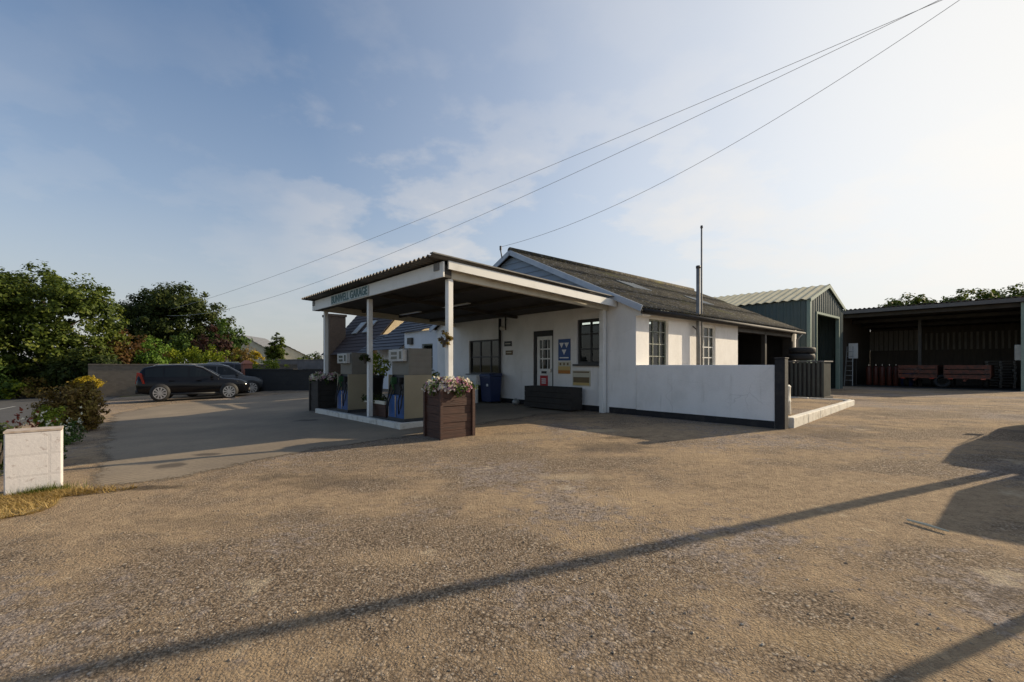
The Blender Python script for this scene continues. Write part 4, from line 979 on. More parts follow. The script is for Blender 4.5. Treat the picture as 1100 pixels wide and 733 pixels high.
def make_pump(label, a0):
    t = thing('fuel_pump', label, 'fuel pump', (*AB(a0-0.375,-4.58), iz(a0-0.4)+0.115), TH, 'fuel pumps on the island')
    t.scale = (1.08,1.08,1.11)
    W, D = 0.36, 0.32
    q = MB(); q.box(-W,W,-D,D,0.0,0.07); q.build('base', M['pump_dark'], t)
    q = MB(); q.box(W-0.03,W,-D+0.01,D,0.07,0.93); q.box(-W,-W+0.03,-D+0.01,D,0.07,0.93); q.build('side_panel', M['pump_beige'], t, bevel=0.006)
    q = MB(); q.box(-W+0.03,W-0.03,-D+0.005,D-0.01,0.07,0.52); q.build('front_panel', M['pump_blue'], t, bevel=0.004)
    q = MB(); q.box(-0.02,0.02,-D-0.012,-D+0.004,0.09,0.52); q.build('trim_strip', M['chrome'], t)
    q = MB(); q.box(-W+0.03,W-0.03,-D+0.12,D-0.01,0.522,0.93); q.build('nozzle_recess', M['pump_dark'], t)
    q = MB(); q.box(-W,W,-D+0.10,D,0.932,1.46)
    for k in range(4): q.box(W,W+0.006,-D+0.12,D-0.02,0.97+0.12*k,1.05+0.12*k)
    q.build('head', M['pump_grey'], t, bevel=0.01)
    q = MB(); q.box(-W+0.04,W-0.06,-D-0.005,-D+0.095,1.20,1.44); q.build('dial_box', M['screen'], t, bevel=0.008)
    for z in (1.36,1.27): q = MB(); q.box(-0.2,0.05,-D-0.011,-D-0.007,z-0.025,z+0.03); q.build('counter_window', M['lcd'], t)
    q = MB(); q.box(0.16,0.24,-D-0.011,-D-0.007,1.25,1.40); q.build('grade_label', M['lcd'], t)
    for s in (-1,1):
        nz = MB(); nz.tube([(s*0.17,-D+0.06,0.86),(s*0.17,-D-0.01,0.78),(s*0.17,-D+0.05,0.62)], [0.018,0.026,0.02], 8); nz.box(s*0.17-0.02,s*0.17+0.02,-D-0.02,-D+0.10,0.74,0.88)
        no = nz.build('nozzle', M['car_trim'] if s > 0 else mat('green_grip', (0.03,0.10,0.03), (0.03,0.09,0.03), 0.5), t)
        h = MB(); h.tube([(s*0.17,-D+0.03,0.64),(s*0.2,-D-0.05,0.4),(s*0.27,-D-0.07,0.17),(s*0.31,-D-0.05,0.3),(s*0.30,-D+0.03,0.75),(s*0.30,-D+0.1,0.92)], 0.014, 6); h.build('hose', M['tyre'], no, smooth=True)
    return t
make_pump('nearer beige and blue fuel pump behind the brown flower planter', -1.62)
make_pump('farther beige and blue fuel pump beyond the middle canopy post', -4.74)

def planter(label, a0, a1, b0, b1, h, plantlabel, dens=1.0, tilt=0.0, twist=0.0, wm=None):
    ac, bc = (a0+a1)/2, (b0+b1)/2; x, y = AB(ac,bc); z = min(g(x,y), g(*AB(a1,b0)))
    wm = wm or M['wood_brown']
    t = thing('wooden_planter', label, 'planter', (x,y,z), TH+twist, 'flower planters at the canopy posts')
    W, D = (a1-a0)/2, (b1-b0)/2; n = 6
    q = MB(); s_ = MB()
    for k in range(n):
        z0, z1 = 0.0+h*k/n, h*(k+1)/n-0.004
        j = 0.006*math.sin(3.7*k)
        q.box(-W,W,-D+j,-D+0.03+j,z0,z1); q.box(-W,W,D-0.03,D,z0,z1)
        s_.box(W-0.03+j,W+j,-D+0.035,D-0.035,z0,z1); s_.box(-W,-W+0.03,-D+0.035,D-0.035,z0,z1)
    q.build('long_boards', wm, t, bevel=0.004); s_.build('end_boards', wm, t, bevel=0.004)
    for sx in (-1,1):
        for sy in (-1,1): q = MB(); q.box(sx*(W+0.008)-0.03,sx*(W+0.008)+0.03,sy*(D+0.008)-0.03,sy*(D+0.008)+0.03,-0.02,h+0.01); q.build('corner_post', wm, t)
    q = MB(); q.box(-W+0.04,W-0.04,-D+0.04,D-0.04,0.05,h-0.06); q.build('soil', M['soil'], t)
    p = thing('petunia_plant', plantlabel, 'flowers', (x,y,z+h-0.07), TH+twist, 'petunias growing in the planters')
    e = [(0,0,0.08,W*1.05,D*1.05,0.14)]+[(W*0.8*math.cos(i*1.05),D*0.85*math.sin(i*1.05),0.10,0.2,0.2,0.13) for i in range(6)]
    pp, nn = crown_points(e, int(90*dens), 34, 0.11, 0.3); k = pp[:,2] > -0.1
    leaf_mesh('foliage', pp[k], nn[k], 0.055*(0.6+0.8*rng.random(k.sum())), M['leaf_mid'], p)
    d = rng.normal(size=(int(170*dens),3)); d /= np.linalg.norm(d, axis=1, keepdims=True); d[:,2] = np.abs(d[:,2])*1.0-0.1
    c = d*np.array([W*1.35,D*1.35,0.21])+np.array([0,0,0.08])
    P = np.repeat(c, 5, 0)+rng.normal(size=(len(c)*5,3))*0.018; NN = np.repeat(d, 5, 0)+rng.normal(size=(len(c)*5,3))*0.5
    b_ = leaf_mesh('blossoms', P, NN, 0.06, M['petal'], p, aspect=0.9); b_['kind'] = 'stuff'
    c = c[rng.permutation(len(c))[:45]]*np.array([1.05,1.05,1.12])
    P = np.repeat(c, 5, 0)+rng.normal(size=(len(c)*5,3))*0.02
    b_ = leaf_mesh('pale_blossoms', P, rng.normal(size=(len(c)*5,3))+np.array([0,-0.5,0.8]), 0.065, M['petal_white'], p, aspect=0.9); b_['kind'] = 'stuff'
    return t
planter('brown boarded planter round the near right canopy post', -0.30, 0.29, -5.17, -4.49, 0.91, 'pink and white petunias in the near brown planter', 1.1, twist=R(-3))
planter('dark planter at the far left canopy post beyond the pumps', -7.42, -6.70, -5.02, -4.38, 0.98, 'mauve petunias in the dark planter at the far left post', 0.9, wm=M['wood_dark'])
t = thing('plant_trough', 'low brown trough between the two fuel pumps', 'planter', (*AB(-3.35,-4.55), iz(-3.4)+0.115), TH)
q = MB(); q.hexa([(-0.5,-0.2,0),(0.5,-0.2,0),(0.5,0.16,0),(-0.5,0.16,0),(-0.56,-0.24,0.36),(0.56,-0.24,0.36),(0.56,0.2,0.36),(-0.56,0.2,0.36)]); q.build('tub', M['wood_brown'], t, bevel=0.01)
for a in (-0.26,0.18): q = MB(); q.box(-0.57,0.57,a,a+0.04,0.32,0.40); q.build('rim', M['cream_paint'], t)
def plant(name, label, cat, x, y, z, ells, lm, nclump, per, cr, ls, group=None):
    return bush(name, label, cat, x, y, ells, lm, nclump, per, cr, ls, z=z, group=group)
x, y = AB(-3.35,-4.57); plant('trailing_plant', 'low dark green plant growing in the trough between the pumps', 'plant', x, y, iz(-3.4)+0.46, [(-0.3,0.05,0.08,0.3,0.25,0.14),(0.3,-0.05,0.08,0.3,0.25,0.13)], M['leaf_dark'], 26, 30, 0.1, 0.06)
t = thing('tall_pot', 'tall black pot standing behind the middle canopy post', 'pot', (*AB(-3.55,-3.45),g(*AB(-3.55,-3.45))), TH)
q = MB(); q.lathe([(0.2,0),(0.23,0.1),(0.3,0.95),(0.33,0.97),(0.33,1.03),(0.28,1.03),(0.26,0.95)], (0,0,0), 18); q.build('vessel', M['black_paint'], t, smooth=True)
q = MB(); q.lathe([(0.02,0.955),(0.255,0.955)], (0,0,0), 18); q.build('soil', M['soil'], t)
x, y = AB(-3.55,-3.45); plant('lime_shrub', 'bright lime green shrub in the tall black pot', 'plant', x, y, g(x,y)+0.96, [(0,0,0.32,0.36,0.36,0.34),(0.25,-0.1,0.12,0.25,0.25,0.2)], M['leaf_lime'], 34, 30, 0.13, 0.075)
x, y = AB(-6.9,-3.2); t = thing('tall_pot', 'tall black pot beyond the farther fuel pump', 'pot', (x,y,g(x,y)), TH)
q = MB(); q.lathe([(0.22,0),(0.25,0.1),(0.32,0.9),(0.35,0.92),(0.35,1.0),(0.28,1.0)], (0,0,0), 18); q.build('vessel', M['black_paint'], t, smooth=True)
plant('lime_shrub', 'yellow green spiky shrub rising behind the farther fuel pump', 'plant', x, y, g(x,y)+0.95, [(0,0,0.4,0.55,0.55,0.42)], M['leaf_lime'], 40, 28, 0.15, 0.085)
# hanging basket style plants tied to posts
for a0, zz, lab, s_ in ((0.10,1.72,'small drooping orange green plant tied to the near canopy post',0.12),(-3.4,1.42,'dark basket plant hung on the middle canopy post',0.13)):
    x, y = AB(a0+0.02,-5.0+0.16 if False else -5.03); plant('post_plant', lab, 'plant', x, y, zz-0.1, [(0,0,0.1,s_*1.2,s_*0.7,s_)], M['leaf_rust'] if a0 > -1 else M['leaf_dark'], 12, 22, 0.06, 0.06, 'plants tied to canopy posts')

# ------------------------------------------------------------------ green shed and open barn
def ribbed(mb, x0, x1, z0, z1, y, pitch=0.3, d=0.03, axis='x', ztop=None):
    """vertical ribbed cladding standing at y; ztop(u) gives a sloping head"""
    n = max(2, int(round((x1-x0)/pitch))); prof = []
    for i in range(n):
        u = x0+(x1-x0)*i/n; p = (x1-x0)/n
        prof += [(u,0),(u+p*0.6,0),(u+p*0.68,-d),(u+p*0.92,-d)]
    prof.append((x1,0))
    for th in (0.0, 0.01):
        k = len(mb.v)
        for u, o in prof:
            zt = ztop(u) if ztop else z1
            for z in (z0, zt):
                mb.v.append((u, y+o+th, z) if axis == 'x' else (y-o-th, u, z))
        for i in range(len(prof)-1):
            mb.f.append([k+2*i, k+2*i+2, k+2*i+3, k+2*i+1]); mb.m.append(mb.cur)
sx_, sy_ = 13.2, 20.4
shd = thing('green_shed', 'dark green metal clad shed with tall doorway and pale ridged roof', 'shed', (sx_,sy_,0), TH)
SW, SE, SR, SLN = 5.4, 4.2, 5.08, 9.5
q = MB(); ribbed(q, -SLN, -0.02, -0.2, SE-0.05, 0.0)
gz = lambda u: SE-0.04+(SR-SE)*(1-abs(u-SW/2)/(SW/2))
ribbed(q, 0.0, 0.98, -0.2, 0, 0.0, axis='y', ztop=gz); ribbed(q, 4.62, SW, -0.2, 0, 0.0, axis='y', ztop=gz); ribbed(q, 0.98, 4.62, 3.6, 0, 0.0, axis='y', ztop=gz)
ribbed(q, -SLN, -0.02, -0.2, SE-0.05, SW)
q.build('wall', M['green_shed'], shd, fixn=False)
q = MB(); q.box(-SLN-0.02,-SLN+0.05,0.02,SW-0.02,-0.2,SE); q.build('back_wall', M['green_shed'], shd)
q = MB()
for s in (0,1):
    e = Vector((0.12, -0.15 if s == 0 else SW+0.15, SE-0.04)); r_ = Vector((0.12, SW/2, SR+0.03)); L = Vector((-SLN-0.2,0,0))
    corrugated(q, e, e+L, r_, r_+L, 26, 0.03, 6, 2, 0.01)
q.build('roof', M['shed_roof'], shd, fixn=False)
q = MB(); q.box(-0.06,0.075,-0.075,0.06,-0.2,SE-0.06); q.build('corner_trim', M['green_trim'], shd)
q = MB(); q.bar((0.10,-0.15,SE-0.10),(0.10,SW/2,SR-0.05),0.05,0.14); q.bar((0.10,SW+0.15,SE-0.10),(0.10,SW/2,SR-0.05),0.05,0.14); q.build('bargeboard', M['green_trim'], shd)
q = MB(); q.box(-0.1,0.055,0.93,1.02,-0.1,3.62); q.box(-0.1,0.055,4.58,4.67,-0.1,3.62); q.box(-0.1,0.058,0.93,4.67,3.58,3.68); q.build('door_frame', M['green_trim'], shd)
q = MB(); q.box(-SLN+0.1,-0.12,0.05,SW-0.05,0.02,0.04); q.build('floor', M['concrete_floor'], shd)
t = thing('steel_rack', 'tall dark rack of parts just inside the green shed doorway', 'rack', (*[v for v in ( (Vector((sx_,sy_)) + Vector((-2.2*CA-2.0*SA*1, -2.2*SA+2.0*CA)))[:] )],0.04), TH)
for sx2 in (-0.5,0.5):
    for sy2 in (-0.9,0.9):
        q = MB(); q.box(sx2-0.03,sx2+0.03,sy2-0.03,sy2+0.03,0,2.4); q.build('upright', M['dark_metal'], t)
for z in (0.4,1.0,1.6,2.2):
    q = MB(); q.box(-0.47,0.47,-0.87,0.87,z,z+0.04); q.build('shelf', M['galv'], t)
q = MB()
for i in range(20):
    yy = random.uniform(-0.8,0.6); z = random.choice((0.44,1.04,1.64)); q.box(-0.4,0.4,yy,yy+0.16,z,z+random.uniform(0.15,0.45))
q.build('stored_parts', M['board_grey'], t)

ox_, oy_ = AB(-0.15,22.45)
brn = thing('open_barn', 'wide open fronted dark barn at the right with slatted back wall', 'barn', (ox_,oy_,0), TH+R(-1.5))
BW, BD, BH, BHb = 7.3, 6.5, 4.38, 3.7
q = MB(); corrugated(q, (-0.15,-0.35,BH+0.03), (BW+0.15,-0.35,BH+0.03), (-0.15,BD+0.2,BHb), (BW+0.15,BD+0.2,BHb), 36, 0.03, 6, 3, 0.012); q.build('roof', M['tin_roof'], brn, fixn=False)
q = MB(); q.box(-0.1,BW+0.1,-0.33,-0.29,BH-0.22,BH-0.03); q.build('fascia', mat('grey_barn_fascia', (0.13,0.125,0.12),(0.10,0.095,0.09),0.7), brn)
q = MB(); q.prism([(0.0,-0.2),(BD,-0.2),(BD,BHb-0.05),(0.0,BH-0.07)], 0.0, 0.12, 'x'); q.prism([(0.25,-0.2),(BD,-0.2),(BD,BHb-0.05),(0.25,BH-0.1)], BW-0.06, BW, 'x'); q.build('side_wall', M['barn_board'], brn)
q = MB(); q.box(0.14,BW-0.08,BD-0.05,BD,2.15,BHb-0.02); q.box(0.14,BW-0.08,BD-0.12,BD,-0.2,2.148); q.build('back_wall', M['barn_board'], brn)
q = MB()
for i in range(28):
    u = 0.125+(BW-0.2)*i/28; q.box(u,u+(0.10 if i > 9 else 0.2),BD-0.09,BD-0.06,2.17,3.2 if i > 9 else 3.45)
q.build('slatted_boards', M['board_grey'], brn)
q = MB(); q.box(-0.05,0.15,-0.12,0.08,-0.2,BH-0.23); q.build('post', M['dark_metal'], brn)
q = MB(); q.box(BW-0.1,BW+0.08,-0.12,0.08,-0.2,BH-0.23); q.build('post', M['green_trim'], brn)
q = MB(); q.box(BW*0.42,BW*0.42+0.15,3.2,3.35,-0.2,BH-0.5); q.build('post', M['dark_metal'], brn)
for b0 in (0.05,2.2,4.3):
    q = MB(); q.box(0.16,BW-0.12,b0,b0+0.12,BH-0.42-0.09*b0,BH-0.24-0.09*b0); q.build('rafter', M['soffit'], brn)
q = MB(); q.box(0.16,BW-0.1,0.0,BD-0.13,-0.02,0.02); q.build('floor', M['interior_dark'], brn)
q = MB(); q.hexa([(0.14,-0.1,BH-0.10),(BW-0.08,-0.1,BH-0.10),(BW-0.08,BD-0.06,BHb-0.10),(0.14,BD-0.06,BHb-0.10),(0.14,-0.1,BH-0.06),(BW-0.08,-0.1,BH-0.06),(BW-0.08,BD-0.06,BHb-0.06),(0.14,BD-0.06,BHb-0.06)]); q.build('ceiling_lining', M['soffit'], brn)
BT = TH+R(-1.5)
def BB(u, v): return (ox_+u*math.cos(BT)-v*math.sin(BT), oy_+u*math.sin(BT)+v*math.cos(BT))
def red_trailer(label, u, v, w_=1.7):
    t = thing('farm_trailer', label, 'trailer', (*BB(u,v),0.02), BT, 'red machinery parked in the barn')
    q = MB(); q.box(-w_/2,w_/2,-0.8,1.0,0.55,0.62); q.build('bed', M['red_rust'], t)
    q = MB()
    for k in range(3): q.box(-w_/2,w_/2,-0.83,-0.80,0.5+0.25*k,0.70+0.25*k)
    q.build('tailboard', M['red_rust'], t)
    for s in (-1,1): q = MB(); q.box(s*w_/2-0.02,s*w_/2+0.02,-0.79,1.0,0.63,1.2); q.build('side_board', M['red_rust'], t)
    for s in (-1,1):
        q = MB(); q.lathe([(0.12,-0.1),(0.3,-0.1),(0.34,-0.06),(0.34,0.06),(0.3,0.1),(0.12,0.1)], (0,0,0), 18, cap=False)
        o = q.build('wheel', M['tyre'], t, (s*(w_/2-0.22),0.1,0.34), smooth=True); o.rotation_euler = (0,PI/2,0)
    q = MB(); q.bar((0,-0.8,0.5),(0,-1.7,0.42),0.08,0.08); q.build('drawbar', M['red_rust'], t)
    for s in (-1,1): q = MB(); q.box(s*0.6-0.09,s*0.6+0.09,-0.85,-0.835,0.46,0.53); q.build('tail_lamp', M['red_lens'], t)
    return t
red_trailer('red slatted farm trailer in the middle of the open barn', 3.35, 1.9, 1.6)
red_trailer('red slatted farm trailer at the right end of the open barn', 5.3, 1.7, 1.7)
for i in range(5):
    t = thing('gas_cylinder', ['rusty red gas cylinder leftmost of the row in the barn','second rusty red gas cylinder in the barn row','middle rusty red gas cylinder of the barn row','fourth rusty red gas cylinder in the barn row','rusty red gas cylinder nearest the barn trailers'][i], 'gas cylinder', (*BB(0.95+0.32*i,2.3+0.1*(i%2)),0.02), 0, 'gas cylinders in the barn')
    q = MB(); q.lathe([(0.12,0),(0.14,0.03),(0.14,1.0),(0.11,1.1),(0.05,1.16)], (0,0,0), 14); q.build('bottle', M['orange_cyl'], t, smooth=True)
    q = MB(); q.tube([(0,0,1.16),(0,0,1.25)], 0.03, 8); q.build('valve', M['chrome'], t)
for i, (u_, v_, h_, lab) in enumerate(((2.5,3.4,1.0,'stack of old grey pallets behind the gas cylinders in the barn'),(6.3,3.9,1.35,'tall stack of pallets behind the right red trailer in the barn'))):
    t = thing('pallet_stack', lab, 'pallets', (*BB(u_,v_),0.02), BT+0.1*i)
    k_ = 0
    while k_*0.145 < h_:
        q = MB(); z = k_*0.145; j_ = random.uniform(-0.03,0.03)
        for e_ in (-0.5,0.0,0.5): q.box(e_-0.05+j_,e_+0.05+j_,-0.5,0.5,z,z+0.09)
        for e_ in range(6): q.box(-0.56+j_,0.56+j_,-0.5+0.18*e_,-0.5+0.18*e_+0.1,z+0.092,z+0.115)
        q.build('pallet', M['board_grey'], t); k_ += 1
t = thing('water_barrel', 'dark blue plastic barrel by the centre post of the barn', 'barrel', (*BB(2.75,2.2),0.02), 0)
q = MB(); q.lathe([(0.24,0),(0.29,0.1),(0.3,0.45),(0.29,0.8),(0.24,0.9)], (0,0,0), 18); q.build('shell', M['bin_blue'], t, smooth=True)
q = MB(); q.lathe([(0.245,0.902),(0.245,0.94)], (0,0,0), 18); q.build('lid', M['black_paint'], t)
q = MB(); tyre_mesh(q, 0.36, 0.22, (0,0,0)); o = q.build('tyre', M['tyre'], None, (*BB(4.35,1.2),0.36), 0, smooth=True); o.rotation_euler = (PI/2-0.25,0,BT); tag(o, 'black tyre leaning between the two red trailers', 'tyre')
t = thing('meter_box', 'grey electric box fixed inside the right wall of the barn', 'box', (*BB(BW-0.12,1.1),1.45), BT)
q = MB(); q.box(-0.22,0.0,-0.35,0.35,0,0.75); q.build('case', M['galv'], t, bevel=0.01)
q = MB(); q.box(-0.235,-0.222,-0.3,0.3,0.06,0.69); q.build('cover', M['grey_metal'], t)
t = thing('step_ladder', 'pale stepladder leaning in the left end of the open barn', 'ladder', (*BB(0.42,0.55),0.02), BT)
for s in (-0.2,0.2): q = MB(); q.bar((s,-0.25,0),(s*0.7,0.1,2.3),0.035,0.06); q.build('rail', M['galv'], t)
for k in range(7):
    z = 0.3+0.28*k; q = MB(); q.box(-0.18,0.18,-0.27+0.35*z/2.3,-0.19+0.35*z/2.3,z,z+0.03); q.build('step', M['galv'], t)
t = thing('sheet_stack', 'white sheet of board stood upright behind the stepladder', 'board', (*BB(0.35,1.3),0.02), BT)
q = MB(); q.box(-0.16,0.3,-0.02,0.01,1.6,2.5); q.build('sheet', M['white_paint'], t)
for a in (-0.1,0.2): q = MB(); q.box(a,a+0.04,-0.02,0.02,0,1.6); q.build('leg', M['dark_metal'], t)

# ------------------------------------------------------------------ slate outbuilding and cottage behind the canopy
t = thing('slate_outbuilding', 'white walled outbuilding with slate roof at the left end of the garage', 'outbuilding', (bx_,by_,0), TH)
q = MB(); wall_mesh(q, -11.0, XL-0.02, -0.5, 2.66, 0.12, 0.34, [(-9.5,-8.65,1.05,2.1)])
q.box(-15.6,-11.02,1.0,1.2,-0.5,2.6); q.build('wall', white_wall('bluewhite_render', (0.66,0.69,0.73), (0.5,0.52,0.55)), t)
window(t, 'w', -9.5,-8.65,1.05,2.1, 0.17, M['green_frame'], 1, 2, sill=True)
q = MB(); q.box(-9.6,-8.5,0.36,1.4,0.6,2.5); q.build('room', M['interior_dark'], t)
def slates(mb, p0, p1, q0, q1, courses=12, th=0.03):
    p0,p1,q0,q1 = map(Vector,(p0,p1,q0,q1)); nrm = (p1-p0).cross(q0-p0).normalized()
    if nrm.z < 0: nrm = -nrm
    for k in range(courses):
        f0, f1 = k/courses, (k+1)/courses+0.01
        a, b, c, d = p0.lerp(q0,f0), p1.lerp(q1,f0), p1.lerp(q1,f1), p0.lerp(q0,f1)
        mb.hexa([a, b, c-nrm*0.02, d-nrm*0.02, a+nrm*th, b+nrm*th, c, d])
q = MB(); slates(q, (-14.4,-0.15,1.92), (-11.02,-0.15,1.92), (-14.4,3.0,4.3), (-11.02,3.0,4.3), 14); slates(q, (-15.8,-0.1,1.80), (-14.42,-0.1,1.80), (-15.8,1.3,2.85), (-14.42,1.3,2.85), 8)
slates(q, (-11.0,-0.05,2.64), (XL-0.05,-0.05,2.72), (-11.0,3.0,4.3), (XL-0.05,3.0,4.3), 11)
q.build('roof', M['slate'], t)
q = MB(); q.box(-10.55,-10.2,-0.0,0.11,2.12,2.4); q.build('wall_box', M['dark_metal'], t)

ex, ey = -7.75, 26.0
t = thing('cottage', 'dark roofed cottage with brick chimney and cream gable seen under the canopy', 'cottage', (ex,ey,0), TH)
CW, CLn, CE, CRz = 3.2, 6.6, 2.6, 6.3
dE = 0.62; eD = dE*CW/(CRz-CE)
q = MB(); q.prism([(0.15,-0.8),(2*CW-0.15,-0.8),(2*CW-0.15,CE),(CW,CRz-0.15),(0.15,CE)], -CLn, -0.02, 'x'); q.build('wall', M['cream_wall'], t)
q = MB(); slates(q, (-CLn-0.2,-0.15-eD,CE-0.12-dE),(0.12,-0.15-eD,CE-0.12-dE),(-CLn-0.2,CW,CRz),(0.12,CW,CRz), 20); slates(q, (-CLn-0.2,2*CW+0.15,CE-0.12),(0.12,2*CW+0.15,CE-0.12),(-CLn-0.2,CW,CRz),(0.12,CW,CRz), 18)
rfo = q.build('roof', M['plum_tiles'], t)
q = MB(); q.box(-CLn+0.45,-CLn+1.55,-0.75,0.3,-0.5,4.35); q.box(-CLn+0.39,-CLn+1.61,-0.81,0.36,4.352,4.5); q.build('chimney', M['brown_brick'], t)
sl_ = Vector((0,CW+0.15,CRz-CE+0.12)).normalized(); nn_ = Vector((0,-sl_.z,sl_.y))
for x0 in (-4.3,-2.7):
    q = MB(); a = Vector((x0,-0.15,CE-0.12))+sl_*0.9+nn_*0.05; b = a+sl_*1.0; dx = Vector((0.75,0,0))
    q.hexa([a,a+dx,b+dx,b,a+nn_*0.06,a+dx+nn_*0.06,b+dx+nn_*0.06,b+nn_*0.06]); q.build('skylight', M['galv'], t)

# ------------------------------------------------------------------ left side: walls
def wall_line(name, label, p, q_, h, th, m, capm=None, cat='wall'):
    p, q_ = Vector(p), Vector(q_); d = q_-p; rz = math.atan2(d.y,d.x); L = d.length
    z = min(g(*p), g(*q_))
    t = thing(name, label, cat, (p.x,p.y,z), rz)
    b = MB(); nseg = max(1,int(L/1.0))
    b.box(0,L,-th/2,th/2,-0.3,h); b.build('wall', m, t)
    c = MB()
    k = 0.0
    while k < L-0.05:
        w_ = min(random.uniform(0.45,0.8), L-k); c.box(k,k+w_-0.012,-th/2-0.03,th/2+0.03,h+0.002,h+0.07+random.uniform(-0.012,0.02)); k += w_
    c.build('coping', capm or m, t)
    return t
wall_line('block_wall', 'black stained block wall behind the parked cars and planters', (-14.9,25.8), (-9.6,23.2), 1.2, 0.22, M['dark_block'])
wall_line('stone_wall', 'grey stone garden wall behind the black estate car', (-24.4,26.5), (-14.5,31.0), 1.85, 0.35, M['stone_wall'])
wall_line('garden_wall', 'long low grey wall beyond the black block wall', (-17.6,34.0), (-9.0,29.5), 1.55, 0.25, mat('lilac_grey_wall',(0.20,0.185,0.18),(0.15,0.14,0.135),0.85))
t = thing('gate_pier', 'terracotta brick gate pier beside the parked cars', 'pier', (-15.2,26.3,g(-15.2,26.3)), TH)
q = MB(); q.box(-0.24,0.24,-0.24,0.24,-0.2,1.55); q.build('shaft', M['terracotta'], t, bevel=0.01)
q = MB(); q.hexa([(-0.3,-0.3,1.552),(0.3,-0.3,1.552),(0.3,0.3,1.552),(-0.3,0.3,1.552),(-0.1,-0.1,1.75),(0.1,-0.1,1.75),(0.1,0.1,1.75),(-0.1,0.1,1.75)]); q.build('cap', M['terracotta'], t)
# white block pier in the left foreground
px0, py0 = px2g(37, 531)
t = thing('white_pier', 'flaking white painted block pier at the left edge of the yard', 'pier', (px0-0.06,py0+0.06,g(px0,py0)-0.02), R(42))
q = MB(); q.box(-0.235,0.235,-0.13,0.17,-0.25,0.75); q.build('shaft', M['white_block'], t, bevel=0.012)
q = MB(); q.box(-0.238,0.238,-0.133,0.173,0.752,0.775); q.build('coping', mat('broken_brick_top',(0.50,0.44,0.38),(0.28,0.2,0.15),0.9,ns=9), t)
PIER = (px0-0.06, py0+0.06)
x, y = px2g(95, 428)
t = thing('white_trough', 'small white planter box beyond the rusty bush by the road', 'planter', (x,y,g(x,y)), TH)
q = MB(); q.hexa([(-0.3,-0.2,0),(0.3,-0.2,0),(0.3,0.2,0),(-0.3,0.2,0),(-0.38,-0.26,0.5),(0.38,-0.26,0.5),(0.38,0.26,0.5),(-0.38,0.26,0.5)]); q.build('tub', M['white_paint'], t, bevel=0.01)
q = MB(); q.box(-0.34,0.34,-0.23,0.23,0.502,0.52); q.build('soil', M['soil'], t)
plant('golden_shrub', 'golden yellow shrub growing in the small white planter box', 'plant', x, y, g(x,y)+0.5, [(0,0,0.4,0.55,0.5,0.42)], M['leaf_yellow'], 34, 30, 0.2, 0.11)
t = thing('road_sign', 'pale sign panel on a post at the left picture edge', 'sign', (-14.98,13.0,g(-14.98,13.0)), R(20))
q = MB(); q.tube([(0,0,0),(0,0,3.1)], 0.035, 8); q.build('post', M['galv'], t)
q = MB(); q.box(-0.32,0.32,-0.06,-0.038,2.45,3.1); q.build('panel', M['green_trim'], t)

